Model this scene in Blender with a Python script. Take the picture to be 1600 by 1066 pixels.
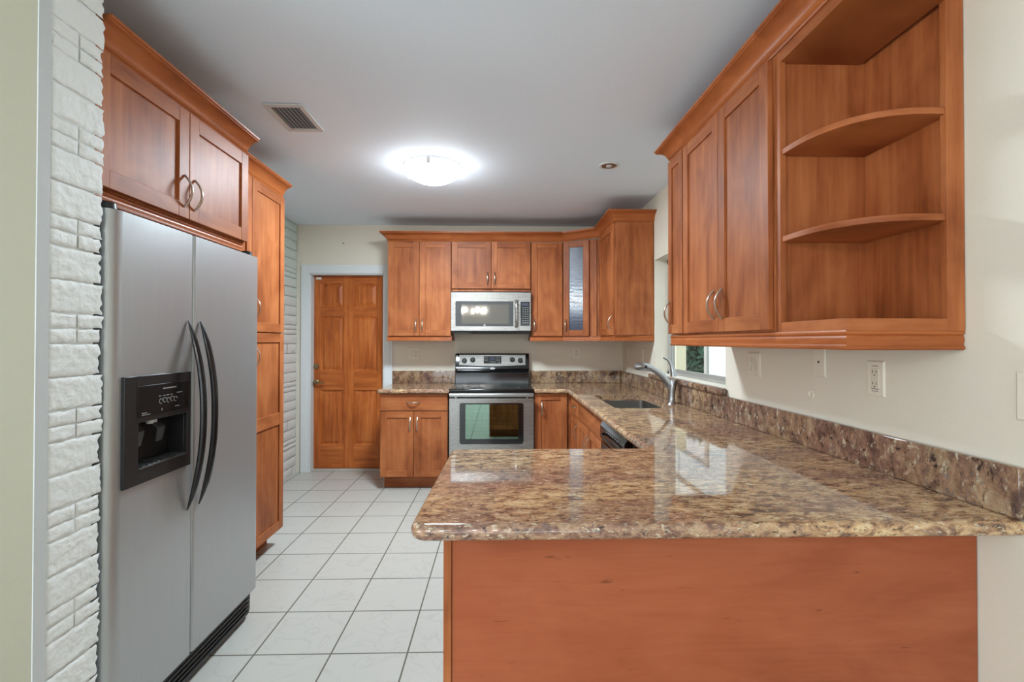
import bpy, bmesh, math, random
from mathutils import Vector, Matrix, noise

for o in list(bpy.data.objects):
    bpy.data.objects.remove(o)
random.seed(7)
SC = bpy.context.scene
COL = SC.collection
PI = math.pi

# ------------------------------------------------------------------ camera
F_PX, YAW, PITCH, ROLL, CY, CAM_H = 754.7, .0256, .0093, .001, 526.0, 1.356
fwd = Vector((math.sin(YAW) * math.cos(PITCH), math.cos(YAW) * math.cos(PITCH), math.sin(PITCH)))
rgt = Vector((math.cos(YAW), -math.sin(YAW), 0))
up = rgt.cross(fwd)
r2 = math.cos(ROLL) * rgt + math.sin(ROLL) * up
u2 = -math.sin(ROLL) * rgt + math.cos(ROLL) * up
cam = bpy.data.cameras.new('camera')
cam.sensor_width = 36
cam.lens = F_PX * 36 / 1600
cam.shift_y = (CY - 533) / 1600
cam.clip_start = .02
cam_o = bpy.data.objects.new('camera', cam)
COL.objects.link(cam_o)
cam_o.matrix_world = Matrix(((r2.x, u2.x, -fwd.x, 0), (r2.y, u2.y, -fwd.y, 0), (r2.z, u2.z, -fwd.z, CAM_H), (0, 0, 0, 1)))
SC.camera = cam_o

# ------------------------------------------------------------------ light and exposure
vs = SC.view_settings
vs.view_transform = 'Standard'
vs.look = 'None'
vs.gamma = 1
vs.use_curve_mapping = False
vs.exposure = .67
SC.cycles.use_denoising = True
SC.cycles.max_bounces = 10
SC.cycles.diffuse_bounces = 6
SC.cycles.sample_clamp_indirect = 6

w = bpy.data.worlds.new('sky')
SC.world = w
w.use_nodes = True
wn = w.node_tree
bg = wn.nodes['Background']
bg.inputs['Color'].default_value = (.86, .94, 1, 1)
bg.inputs['Strength'].default_value = 1.0


def area(name, loc, rot, sx, sy, power, col=(1, 1, 1)):
    l = bpy.data.lights.new(name, 'AREA')
    l.shape = 'RECTANGLE'
    l.size, l.size_y, l.energy, l.color = sx, sy, power, col
    o = bpy.data.objects.new(name, l)
    COL.objects.link(o)
    o.location, o.rotation_euler = loc, rot
    return o


# lamps standing for daylight at unseen windows of the dining side, behind the camera
area('daylight_rear', (-1.2, -6.42, 1.0), (PI / 2 + .12, 0, 0), 4.4, 1.7, 42, (.8, .92, 1))
area('side_fill', (-3.72, -1.5, 1.4), (PI / 2, 0, -PI / 2), 2.6, 1.7, 62, (.84, .94, 1))  # added fill that brightens the right wall
sun = bpy.data.lights.new('sun', 'SUN')
sun.energy, sun.angle, sun.color = 2.3, .02, (1, .97, .92)
sun_o = bpy.data.objects.new('sun', sun)
COL.objects.link(sun_o)
sun_o.rotation_euler = (math.radians(-8), math.radians(-48), 0)

# ------------------------------------------------------------------ room constants
XW, YB, ZC, XL = 1.29, 5.05, 2.56, -2.09
YR, XD = -6.5, -3.8
CT, CB = .918, .878          # worktop top and underside


# ------------------------------------------------------------------ materials
def srgb(r, g, b):
    f = lambda c: (c / 12.92 if c <= .04045 else ((c + .055) / 1.055) ** 2.4)
    return (f(r / 255), f(g / 255), f(b / 255), 1)


def new_mat(name):
    m = bpy.data.materials.new(name)
    m.use_nodes = True
    return m, m.node_tree, m.node_tree.nodes['Principled BSDF']


def mat(name, col, rough=.5, metal=0.0, coat=0.0, bump=0.0, bscale=60, emit=None, estr=0.0, spec=.5):
    m, nt, p = new_mat(name)
    N, L = nt.nodes, nt.links
    p.inputs['Base Color'].default_value = col
    p.inputs['Roughness'].default_value = rough
    p.inputs['Metallic'].default_value = metal
    p.inputs['Specular IOR Level'].default_value = spec
    if coat:
        p.inputs['Coat Weight'].default_value = coat
        p.inputs['Coat Roughness'].default_value = .12
    tc = N.new('ShaderNodeTexCoord')
    nz = N.new('ShaderNodeTexNoise')
    nz.inputs['Scale'].default_value = bscale
    nz.inputs['Detail'].default_value = 4
    L.new(tc.outputs['Object'], nz.inputs['Vector'])
    mx = N.new('ShaderNodeMix')
    mx.data_type = 'RGBA'
    mx.inputs[6].default_value = tuple(c * .96 for c in col[:3]) + (1,)
    mx.inputs[7].default_value = tuple(min(1, c * 1.03) for c in col[:3]) + (1,)
    L.new(nz.outputs['Fac'], mx.inputs[0])
    L.new(mx.outputs[2], p.inputs['Base Color'])
    if bump:
        b = N.new('ShaderNodeBump')
        b.inputs['Strength'].default_value = bump
        b.inputs['Distance'].default_value = .004
        L.new(nz.outputs['Fac'], b.inputs['Height'])
        L.new(b.outputs['Normal'], p.inputs['Normal'])
    if emit:
        p.inputs['Emission Color'].default_value = emit
        p.inputs['Emission Strength'].default_value = estr
    return m


def ramp(N, stops):
    r = N.new('ShaderNodeValToRGB')
    e = r.color_ramp.elements
    while len(e) < len(stops):
        e.new(.5)
    for k, (pos, c) in enumerate(stops):
        e[k].position = pos
        e[k].color = c
    return r


def wood(name, axis, dark, mid, light, rough=.46, fine=1.0, coat=.0, blotch=.58, wave=0.0, fleck=False, vary=1.0):
    """stained timber; the grain runs along axis 'v' (up) or 'h' (level)"""
    m, nt, p = new_mat(name)
    N, L = nt.nodes, nt.links
    tc = N.new('ShaderNodeTexCoord')
    oi = N.new('ShaderNodeObjectInfo')
    ad = N.new('ShaderNodeVectorMath')
    ad.operation = 'MULTIPLY_ADD'
    cmb = N.new('ShaderNodeCombineXYZ')
    for k in range(3):
        L.new(oi.outputs['Random'], cmb.inputs[k])
    L.new(cmb.outputs[0], ad.inputs[0])
    ad.inputs[1].default_value = (7, 5, 9)
    L.new(tc.outputs['Object'], ad.inputs[2])
    mp = N.new('ShaderNodeMapping')
    mp.inputs['Scale'].default_value = (14 * fine, 14 * fine, .9) if axis == 'v' else (1.1, 1.1, 14 * fine)
    L.new(ad.outputs[0], mp.inputs['Vector'])
    n1 = N.new('ShaderNodeTexNoise')
    n1.inputs['Scale'].default_value = 2.2
    n1.inputs['Detail'].default_value = 7
    n1.inputs['Roughness'].default_value = .62
    n1.inputs['Distortion'].default_value = .5 + wave
    L.new(mp.outputs[0], n1.inputs['Vector'])
    mp2 = N.new('ShaderNodeMapping')
    mp2.inputs['Scale'].default_value = (3.2, 3.2, 1.7) if axis == 'v' else (1.7, 1.7, 3.2)
    L.new(ad.outputs[0], mp2.inputs['Vector'])
    n2 = N.new('ShaderNodeTexNoise')
    n2.inputs['Scale'].default_value = 1.6
    n2.inputs['Detail'].default_value = 3
    n2.inputs['Distortion'].default_value = .8
    L.new(mp2.outputs[0], n2.inputs['Vector'])
    mx = N.new('ShaderNodeMix')
    mx.inputs[0].default_value = blotch
    L.new(n1.outputs['Fac'], mx.inputs[2])
    L.new(n2.outputs['Fac'], mx.inputs[3])
    r = ramp(N, [(.32, dark), (.5, mid), (.68, light)])
    L.new(mx.outputs[0], r.inputs['Fac'])
    # each board a little lighter or darker than the next
    base_c = r.outputs['Color']
    if fleck:
        mp3 = N.new('ShaderNodeMapping')
        mp3.inputs['Scale'].default_value = (14, 14, 60)
        L.new(ad.outputs[0], mp3.inputs['Vector'])
        n3 = N.new('ShaderNodeTexNoise')
        n3.inputs['Scale'].default_value = 1.0
        n3.inputs['Detail'].default_value = 2
        L.new(mp3.outputs[0], n3.inputs['Vector'])
        r3 = ramp(N, [(.71, (0, 0, 0, 1)), (.78, (.6, .6, .6, 1))])
        L.new(n3.outputs['Fac'], r3.inputs['Fac'])
        m3 = N.new('ShaderNodeMix')
        m3.data_type = 'RGBA'
        L.new(r3.outputs['Color'], m3.inputs[0])
        L.new(base_c, m3.inputs[6])
        m3.inputs[7].default_value = srgb(92, 44, 24)
        base_c = m3.outputs[2]
    hv = N.new('ShaderNodeHueSaturation')
    mr = N.new('ShaderNodeMapRange')
    mr.inputs['To Min'].default_value = 1 - .08 * vary
    mr.inputs['To Max'].default_value = 1 + .08 * vary
    L.new(oi.outputs['Random'], mr.inputs['Value'])
    L.new(mr.outputs[0], hv.inputs['Value'])
    L.new(base_c, hv.inputs['Color'])
    L.new(hv.outputs[0], p.inputs['Base Color'])
    p.inputs['Roughness'].default_value = rough
    p.inputs['Specular IOR Level'].default_value = .22
    p.inputs['Coat Weight'].default_value = coat
    p.inputs['Coat Roughness'].default_value = .3
    b = N.new('ShaderNodeBump')
    b.inputs['Strength'].default_value = .05
    b.inputs['Distance'].default_value = .002
    L.new(n1.outputs['Fac'], b.inputs['Height'])
    L.new(b.outputs['Normal'], p.inputs['Normal'])
    return m


def granite(name, scale, off=0.0, rot=(0, 0, 0), gain=1.0):
    m, nt, p = new_mat(name)
    N, L = nt.nodes, nt.links
    tc = N.new('ShaderNodeTexCoord')
    mp = N.new('ShaderNodeMapping')
    mp.inputs['Scale'].default_value = scale
    mp.inputs['Location'].default_value = (off, off * .7, off * 1.3)
    mp.inputs['Rotation'].default_value = rot
    L.new(tc.outputs['Object'], mp.inputs['Vector'])

    def nz(s, d=6, r=.65, dist=0.0, src=mp):
        n = N.new('ShaderNodeTexNoise')
        n.inputs['Scale'].default_value = s
        n.inputs['Detail'].default_value = d
        n.inputs['Roughness'].default_value = r
        n.inputs['Distortion'].default_value = dist
        L.new(src.outputs[0], n.inputs['Vector'])
        return n

    def mixc(fac, a, b):
        mx = N.new('ShaderNodeMix')
        mx.data_type = 'RGBA'
        L.new(fac, mx.inputs[0])
        for k, s in ((6, a), (7, b)):
            if isinstance(s, tuple):
                mx.inputs[k].default_value = s
            else:
                L.new(s, mx.inputs[k])
        return mx.outputs[2]

    base = nz(.8, 8, .74, .6)
    cbase = ramp(N, [(.33, srgb(64, 46, 38)), (.43, srgb(122, 88, 66)), (.51, srgb(184, 142, 98)), (.62, srgb(216, 186, 140))])
    L.new(base.outputs['Fac'], cbase.inputs['Fac'])
    big = nz(.09, 3, .5, .6)
    cbig = ramp(N, [(.4, (0, 0, 0, 1)), (.62, (1, 1, 1, 1))])
    L.new(big.outputs['Fac'], cbig.inputs['Fac'])
    plum = ramp(N, [(.33, srgb(66, 50, 50)), (.5, srgb(134, 96, 82)), (.66, srgb(184, 142, 116))])
    L.new(nz(1.6, 7, .7, .8).outputs['Fac'], plum.inputs['Fac'])
    half = N.new('ShaderNodeMath')
    half.operation = 'MULTIPLY'
    half.inputs[1].default_value = .8
    L.new(cbig.outputs['Color'], half.inputs[0])
    c = mixc(half.outputs[0], cbase.outputs['Color'], plum.outputs['Color'])
    # pale flecks
    fl = ramp(N, [(.56, (0, 0, 0, 1)), (.66, (1, 1, 1, 1))])
    L.new(nz(2.2, 5, .7, .3).outputs['Fac'], fl.inputs['Fac'])
    c = mixc(fl.outputs['Color'], c, srgb(214, 198, 168))
    # grey and blue-grey minerals
    gy = ramp(N, [(.60, (0, 0, 0, 1)), (.68, (.8, .8, .8, 1))])
    L.new(nz(1.9, 5, .6, 1.5).outputs['Fac'], gy.inputs['Fac'])
    c = mixc(gy.outputs['Color'], c, srgb(126, 114, 112))
    # dark grains
    dk = ramp(N, [(.57, (0, 0, 0, 1)), (.63, (.95, .95, .95, 1))])
    L.new(nz(2.0, 6, .75, .4).outputs['Fac'], dk.inputs['Fac'])
    c = mixc(dk.outputs['Color'], c, srgb(52, 36, 32))
    hs = N.new('ShaderNodeHueSaturation')
    hs.inputs['Value'].default_value = gain
    hs.inputs['Saturation'].default_value = .95
    L.new(c, hs.inputs['Color'])
    L.new(hs.outputs[0], p.inputs['Base Color'])
    p.inputs['Roughness'].default_value = .045
    p.inputs['Specular IOR Level'].default_value = .62
    return m


def stainless(name, base, rough, axis, metal=1.0):
    m, nt, p = new_mat(name)
    N, L = nt.nodes, nt.links
    tc = N.new('ShaderNodeTexCoord')
    mp = N.new('ShaderNodeMapping')
    mp.inputs['Scale'].default_value = {'z': (260, 260, 2), 'x': (2, 2, 260)}[axis]
    L.new(tc.outputs['Object'], mp.inputs['Vector'])
    n = N.new('ShaderNodeTexNoise')
    n.inputs['Scale'].default_value = 1.5
    n.inputs['Detail'].default_value = 3
    L.new(mp.outputs[0], n.inputs['Vector'])
    r = ramp(N, [(.3, tuple(c * .93 for c in base[:3]) + (1,)), (.7, base)])
    L.new(n.outputs['Fac'], r.inputs['Fac'])
    L.new(r.outputs['Color'], p.inputs['Base Color'])
    rr = N.new('ShaderNodeMapRange')
    rr.inputs['To Min'].default_value = rough - .04
    rr.inputs['To Max'].default_value = rough + .05
    L.new(n.outputs['Fac'], rr.inputs['Value'])
    L.new(rr.outputs[0], p.inputs['Roughness'])
    p.inputs['Metallic'].default_value = metal
    return m


def tile_floor(name):
    m, nt, p = new_mat(name)
    N, L = nt.nodes, nt.links
    tc = N.new('ShaderNodeTexCoord')
    mp = N.new('ShaderNodeMapping')
    S = 1 / .3302
    mp.inputs['Scale'].default_value = (S, S, S)
    mp.inputs['Location'].default_value = (1.7194 * S + 40, -4.7656 * S + 60, 0)
    L.new(tc.outputs['Object'], mp.inputs['Vector'])
    br = N.new('ShaderNodeTexBrick')
    br.offset = 0
    br.squash = 1
    br.inputs['Scale'].default_value = 1
    br.inputs['Brick Width'].default_value = 1
    br.inputs['Row Height'].default_value = 1
    br.inputs['Mortar Size'].default_value = .0115
    br.inputs['Mortar Smooth'].default_value = .1
    br.inputs['Color1'].default_value = (1, 1, 1, 1)
    br.inputs['Color2'].default_value = (0, 0, 0, 1)
    br.inputs['Bias'].default_value = 0
    L.new(mp.outputs[0], br.inputs['Vector'])
    # faint grey marbled veins that change from tile to tile
    ad = N.new('ShaderNodeVectorMath')
    ad.operation = 'MULTIPLY_ADD'
    L.new(br.outputs['Color'], ad.inputs[0])
    ad.inputs[1].default_value = (3.3, 5.1, 2.2)
    L.new(tc.outputs['Object'], ad.inputs[2])
    n = N.new('ShaderNodeTexNoise')
    n.inputs['Scale'].default_value = 3.2
    n.inputs['Detail'].default_value = 4
    n.inputs['Distortion'].default_value = 1.6
    L.new(ad.outputs[0], n.inputs['Vector'])
    r = ramp(N, [(.48, srgb(182, 180, 172)), (.5, srgb(174, 172, 164)), (.52, srgb(182, 180, 172))])
    L.new(n.outputs['Fac'], r.inputs['Fac'])
    mx = N.new('ShaderNodeMix')
    mx.data_type = 'RGBA'
    L.new(br.outputs['Fac'], mx.inputs[0])
    L.new(r.outputs['Color'], mx.inputs[6])
    mx.inputs[7].default_value = srgb(98, 92, 80)
    L.new(mx.outputs[2], p.inputs['Base Color'])
    rr = N.new('ShaderNodeMapRange')
    rr.inputs['To Min'].default_value = .34
    rr.inputs['To Max'].default_value = .85
    L.new(br.outputs['Fac'], rr.inputs['Value'])
    L.new(rr.outputs[0], p.inputs['Roughness'])
    b = N.new('ShaderNodeBump')
    b.invert = True
    b.inputs['Strength'].default_value = .5
    b.inputs['Distance'].default_value = .002
    L.new(br.outputs['Fac'], b.inputs['Height'])
    L.new(b.outputs['Normal'], p.inputs['Normal'])
    return m


def brick_paint(name, a, b_, lo, hi):
    """white painted masonry, blending to a second tint towards the top"""
    m, nt, p = new_mat(name)
    N, L = nt.nodes, nt.links
    tc = N.new('ShaderNodeTexCoord')
    sp = N.new('ShaderNodeSeparateXYZ')
    L.new(tc.outputs['Object'], sp.inputs[0])
    mr = N.new('ShaderNodeMapRange')
    mr.inputs['From Min'].default_value = lo
    mr.inputs['From Max'].default_value = hi
    L.new(sp.outputs[2], mr.inputs['Value'])
    n = N.new('ShaderNodeTexNoise')
    n.inputs['Scale'].default_value = 45
    n.inputs['Detail'].default_value = 6
    L.new(tc.outputs['Object'], n.inputs['Vector'])
    mx = N.new('ShaderNodeMix')
    mx.data_type = 'RGBA'
    mx.inputs[6].default_value = a
    mx.inputs[7].default_value = b_
    L.new(mr.outputs[0], mx.inputs[0])
    L.new(mx.outputs[2], p.inputs['Base Color'])
    p.inputs['Roughness'].default_value = .6
    bp = N.new('ShaderNodeBump')
    bp.inputs['Strength'].default_value = .8
    bp.inputs['Distance'].default_value = .006
    L.new(n.outputs['Fac'], bp.inputs['Height'])
    L.new(bp.outputs['Normal'], p.inputs['Normal'])
    return m


def glass_mat(name, tint, clear):
    """thin glazing: clear share lets the view through, the rest mirrors"""
    m = bpy.data.materials.new(name)
    m.use_nodes = True
    nt = m.node_tree
    N, L = nt.nodes, nt.links
    N.remove(N['Principled BSDF'])
    t = N.new('ShaderNodeBsdfTransparent')
    t.inputs[0].default_value = tint
    g = N.new('ShaderNodeBsdfGlossy')
    g.inputs['Roughness'].default_value = .02
    g.inputs['Color'].default_value = tint
    mx = N.new('ShaderNodeMixShader')
    mx.inputs[0].default_value = 1 - clear
    L.new(t.outputs[0], mx.inputs[1])
    L.new(g.outputs[0], mx.inputs[2])
    L.new(mx.outputs[0], N['Material Output'].inputs[0])
    return m


WD, WM, WL = srgb(118, 59, 28), srgb(159, 91, 51), srgb(184, 114, 68)
M_V = wood('cherry_upright', 'v', WD, WM, WL)
M_H = wood('cherry_level', 'h', WD, WM, WL)
M_PANEL = wood('maple_panel', 'h', srgb(136, 68, 38), srgb(157, 83, 51), srgb(168, 94, 61), rough=.4, fine=.6, blotch=.66, wave=1.8, coat=.1, fleck=True)
M_CROWN = wood('cherry_molding', 'h', srgb(138, 72, 36), srgb(168, 94, 50), srgb(184, 110, 62), rough=.34, fine=.5, blotch=.3, vary=.1)
M_DARKGAP = mat('dark_cabinet_edge', srgb(58, 28, 16), .6)
M_DV = wood('fir_upright', 'v', srgb(138, 66, 25), srgb(182, 97, 42), srgb(208, 127, 62), rough=.36, fine=1.2, coat=.2, blotch=.35)
M_DH = wood('fir_level', 'h', srgb(138, 66, 25), srgb(178, 95, 42), srgb(204, 121, 60), rough=.36, fine=1.2, coat=.2, blotch=.35)
M_GTOP = granite('granite_worktop', (24, 46, 46), 0)
M_GSPL = granite('granite_upstand', (17, 17, 12), 4.2, (.5, .4, .6), .66)
M_NICKEL = mat('brushed_nickel', srgb(196, 182, 166), .3, 1.0)
M_STEEL = stainless('stainless_fridge', srgb(184, 187, 188), .38, 'z', .72)
M_STEELX = stainless('stainless_level', srgb(158, 156, 152), .27, 'x', .85)
M_STEELD = stainless('stainless_sink', srgb(150, 148, 144), .34, 'x', 1.0)
M_FAUCET = mat('satin_faucet', srgb(178, 180, 182), .3, 1.0)
M_BLACK = mat('black_plastic', srgb(30, 30, 31), .38)
M_BLACKG = mat('black_enamel', srgb(14, 14, 15), .12, coat=.6)
M_PANELBLK = mat('black_panel', srgb(24, 24, 25), .3, spec=.3)
M_CHAR = mat('charcoal_handle', srgb(52, 52, 53), .22, .6)
M_DGREY = mat('dark_grey_plastic', srgb(62, 62, 62), .35)
M_GREY = mat('grey_marking', srgb(150, 150, 150), .5)
M_LIGHTGREY = mat('pale_marking', srgb(205, 205, 205), .5)
M_LCD = mat('display_window', srgb(70, 72, 92), .15)
M_WALL = mat('cream_wall_paint', srgb(221, 214, 198), .7, bump=.06, bscale=180)
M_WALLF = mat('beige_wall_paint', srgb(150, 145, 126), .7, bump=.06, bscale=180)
M_PLASTER = mat('grey_plaster_edge', srgb(196, 200, 200), .7, bump=.1, bscale=90)
M_CEIL = mat('ceiling_paint', srgb(228, 239, 251), .8, bump=.05, bscale=120)
M_TRIM = mat('white_trim_paint', srgb(214, 218, 218), .45)
M_PLATE = mat('ivory_plate', srgb(226, 219, 203), .35)
M_PLATEI = mat('ivory_device', srgb(216, 208, 190), .3)
M_SLOT = mat('dark_slot', srgb(60, 52, 44), .6)
M_VENT = mat('vent_metal', srgb(200, 200, 200), .45)
M_VENTD = mat('vent_dark', srgb(120, 120, 122), .8)
M_ALU = mat('aluminium_frame', srgb(176, 174, 168), .45, .4)
M_BRASS = mat('aged_brass', srgb(150, 130, 96), .35, .9)
M_BRICK = brick_paint('white_brick_paint', srgb(226, 229, 226), srgb(226, 229, 226), 0, 3)
M_BRICKFAR = brick_paint('greenish_brick_paint', srgb(214, 211, 205), srgb(196, 214, 205), 1.4, 2.4)
M_MORTAR = mat('mortar_paint', srgb(208, 211, 208), .8, bump=.3, bscale=70)
M_MORTARF = mat('dark_mortar_paint', srgb(146, 150, 142), .8)  # darker mortar colour between the far wall's bricks
M_FLOOR = tile_floor('ceramic_tile')
M_THRESH = mat('threshold_grey', srgb(176, 172, 160), .6)
M_GLASS = glass_mat('window_glass', (.96, .98, .97, 1), .93)
M_OVENGLASS = glass_mat('oven_glass', (.5, .66, .54, 1), .6)
M_MICROGLASS = mat('microwave_glass', srgb(112, 107, 100), .05, .25)
M_REEDED = mat('dark_reeded_glass', srgb(66, 70, 84), .18)
def lamp_glass(name):
    m = bpy.data.materials.new(name)
    m.use_nodes = True
    nt = m.node_tree
    N, L = nt.nodes, nt.links
    N.remove(N['Principled BSDF'])
    t = N.new('ShaderNodeBsdfTransparent')
    e = N.new('ShaderNodeEmission')
    e.inputs[0].default_value = (.95, .98, 1, 1)
    e.inputs[1].default_value = 40
    mx = N.new('ShaderNodeMixShader')
    mx.inputs[0].default_value = .5
    L.new(t.outputs[0], mx.inputs[1])
    L.new(e.outputs[0], mx.inputs[2])
    L.new(mx.outputs[0], N['Material Output'].inputs[0])
    return m


M_LAMP = lamp_glass('lamp_glass')
M_BULB = mat('candle_bulb', (1, .95, .85, 1), .3, emit=(1, .97, .92, 1), estr=220)
M_EXTW = mat('white_porch_paint', srgb(206, 219, 224), .6)
M_EXTC = mat('cream_porch_paint', srgb(236, 228, 196), .6)
M_LEAF = mat('leaf_green', srgb(98, 140, 116), .45)
M_EARTH = mat('garden_ground', srgb(150, 150, 138), .9)
M_OVENIN = mat('oven_cavity', srgb(42, 44, 42), .5)


# ------------------------------------------------------------------ mesh helpers
class MB:
    """collects shapes into one mesh; self.M places what is added"""

    def __init__(self):
        self.bm = bmesh.new()
        self.M = Matrix.Identity(4)
        self.mi = 0

    def face(self, vs):
        try:
            f = self.bm.faces.new(vs)
            f.material_index = self.mi
            return f
        except ValueError:
            return None

    def v(self, p):
        return self.bm.verts.new(self.M @ Vector(p))

    def box(self, x0, x1, y0, y1, z0, z1):
        a = [self.v(p) for p in ((x0, y0, z0), (x1, y0, z0), (x1, y1, z0), (x0, y1, z0),
                                 (x0, y0, z1), (x1, y0, z1), (x1, y1, z1), (x0, y1, z1))]
        for q in ((0, 3, 2, 1), (4, 5, 6, 7), (0, 1, 5, 4), (1, 2, 6, 5), (2, 3, 7, 6), (3, 0, 4, 7)):
            self.face([a[k] for k in q])
        return self

    def prism(self, pts, lo, hi, axis=2):
        """closed polygon pts (two coordinates) swept between lo and hi along axis"""
        def P(p, h):
            return {0: (h, p[0], p[1]), 1: (p[0], h, p[1]), 2: (p[0], p[1], h)}[axis]
        a = [self.v(P(p, lo)) for p in pts]
        b = [self.v(P(p, hi)) for p in pts]
        n = len(pts)
        for k in range(n):
            self.face([a[k], a[(k + 1) % n], b[(k + 1) % n], b[k]])
        self.face(a[::-1])
        self.face(b)
        return self

    def rings(self, rings, closed=True, cap=True):
        R = [[self.v(p) for p in r] for r in rings]
        n = len(R[0])
        for a, b in zip(R, R[1:]):
            for k in range(n if closed else n - 1):
                self.face([a[k], a[(k + 1) % n], b[(k + 1) % n], b[k]])
        if cap:
            self.face(R[0][::-1])
            self.face(R[-1])
        return self

    def tube(self, path, rad, seg=10, flat=None):
        """round bar along path; rad a number or a list; flat = (vector, factor) squeezes it along vector"""
        P = [Vector(p) for p in path]
        rr = rad if isinstance(rad, (list, tuple)) else [rad] * len(P)
        rings = []
        ref = None
        for k, p in enumerate(P):
            t = (P[min(k + 1, len(P) - 1)] - P[max(k - 1, 0)]).normalized()
            if ref is None:
                ref = Vector((0, 0, 1)) if abs(t.z) < .9 else Vector((1, 0, 0))
            a = (ref - t * ref.dot(t)).normalized()
            ref = a
            b = t.cross(a)
            ring = []
            for j in range(seg):
                an = 2 * PI * j / seg
                d = (a * math.cos(an) + b * math.sin(an)) * rr[k]
                if flat:
                    f = Vector(flat[0])
                    d -= f * d.dot(f) * (1 - flat[1])
                ring.append(p + d)
            rings.append(ring)
        return self.rings(rings)

    def lathe(self, prof, c, axis=2, seg=32, cap=True):
        """profile of (radius, height) turned about an axis through c"""
        rings = []
        for r, h in prof:
            ring = []
            for j in range(seg):
                an = 2 * PI * j / seg
                x, y = r * math.cos(an), r * math.sin(an)
                q = {2: (x, y, h), 1: (x, h, y), 0: (h, x, y)}[axis]
                ring.append((c[0] + q[0], c[1] + q[1], c[2] + q[2]))
            rings.append(ring)
        return self.rings(rings, cap=cap)


ORG = {}


def build(name, mb, mats, parent=None, bevel=0.0, seg=2, smooth=True, recalc=True, angle=32, level_flat=False):
    bm = mb.bm
    if recalc:
        bmesh.ops.recalc_face_normals(bm, faces=bm.faces)
    org = ORG.get(parent.name, Vector((0, 0, 0))) if parent else Vector((0, 0, 0))
    if org.length:
        bmesh.ops.translate(bm, verts=bm.verts, vec=-org)
    me = bpy.data.meshes.new(name)
    bm.to_mesh(me)
    bm.free()
    for m in (mats if isinstance(mats, (list, tuple)) else [mats]):
        me.materials.append(m)
    if smooth:
        for p in me.polygons:
            p.use_smooth = True
        me.set_sharp_from_angle(angle=math.radians(angle))
        if level_flat:
            for p in me.polygons:
                if abs(p.normal.z) > .9999:
                    p.use_smooth = False
    o = bpy.data.objects.new(name, me)
    COL.objects.link(o)
    if parent:
        o.parent = parent
        ORG[o.name] = org
    if bevel:
        b = o.modifiers.new('edge', 'BEVEL')
        b.width = bevel
        b.segments = seg
        b.limit_method = 'ANGLE'
        b.angle_limit = math.radians(40)
        b.harden_normals = False
    return o


def thing(name, label, cat, loc, group=None):
    o = bpy.data.objects.new(name, None)
    o.empty_display_size = .1
    COL.objects.link(o)
    o.location = loc
    ORG[o.name] = Vector(loc)
    o['label'] = label
    o['category'] = cat
    if group:
        o['group'] = group
    return o


def tag(o, label, cat, group=None):
    o['label'] = label
    o['category'] = cat
    if group:
        o['group'] = group
    return o


def struct(name, mb, mats, parent=None, **k):
    o = build(name, mb, mats, parent, **k)
    if parent is None:
        o['kind'] = 'structure'
    return o


def boxmb(*b):
    return MB().box(*b)


def basis(o, u, n):
    """local x = along the face, y = out of the face, z = up"""
    u, n = Vector(u), Vector(n)
    return Matrix(((u.x, n.x, 0, o[0]), (u.y, n.y, 0, o[1]), (u.z, n.z, 1, o[2]), (0, 0, 0, 1)))


def arch_handle(parent, M, x, z, length=.125, upright=True, name='handle', bow=.03):
    mb = MB()
    mb.M = M
    path, rad = [], []
    n = 14
    for k in range(n + 1):
        t = -1 + 2 * k / n
        s = t * length / 2
        d = .001 + bow * (1 - abs(t) ** 2.0)
        path.append((x, d, z + s) if upright else (x + s, d, z))
        rad.append(.0062 - .0012 * abs(t))
    mb.tube(path, rad, 10, flat=((0, 1, 0), .7))
    return build(name, mb, M_NICKEL, parent)


def shaker_door(parent, M, x0, x1, z0, z1, handle=None, st=.057, name='door', mid=None, t=.02, glass=False, slab=False, hw='upright'):
    """a framed door with a sunk flat panel; handle = (x, z)"""
    mb = MB()
    mb.M = M
    if slab:
        mb.mi = 1
        mb.box(x0, x1, .001, t, z0, z1)
    else:
        mb.mi = 0
        mb.box(x0, x0 + st, .001, t, z0, z1)
        mb.box(x1 - st, x1, .001, t, z0, z1)
        mb.mi = 1
        mb.box(x0 + st, x1 - st, .001, t - .0006, z0, z0 + st)
        mb.box(x0 + st, x1 - st, .001, t - .0006, z1 - st, z1)
        if mid:
            mb.box(x0 + st, x1 - st, .001, t - .0006, mid[0], mid[1])
        mb.mi = 0
        if not glass:
            mb.box(x0 + st - .002, x1 - st + .002, .003, t - .009, z0 + st - .002, z1 - st + .002)
    d = build(name, mb, [M_V, M_H], parent, bevel=.0014)
    if glass:
        g = MB()
        g.M = M
        n = 60
        za, zb = z0 + st - .002, z1 - st + .002
        pts = [(.006, za)]
        for k in range(n):
            for j in range(4):
                f = (j + .5) / 4
                pts.append((.0085 + .0022 * math.sin(PI * f), za + (zb - za) * (k + f) / n))
        pts.append((.006, zb))
        g.prism(pts, x0 + st - .002, x1 - st + .002, 0)
        gl = build('glass_pane', g, M_REEDED, d)
        gl['label'] = 'dark ribbed glass pane'
    if handle:
        hM = M @ Matrix.Translation((0, t, 0))
        h = arch_handle(d, hM, handle[0], handle[1], upright=(hw == 'upright'))
        h['label'] = 'arched brushed nickel pull'
    return d


CROWN = [(0, 0), (.006, .0), (.009, .006), (.006, .012), (.012, .016), (.016, .028), (.026, .046), (.042, .06), (.058, .067), (.066, .069), (.066, .074), (.072, .076), (.073, .085), (0, .085)]
RAIL = [(0, 0), (.012, 0), (.016, .004), (.016, .009), (.012, .012), (.011, .016), (.014, .026), (.013, .036), (.009, .041), (.015, .045), (.016, .05), (.012, .056), (0, .056)]


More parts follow.
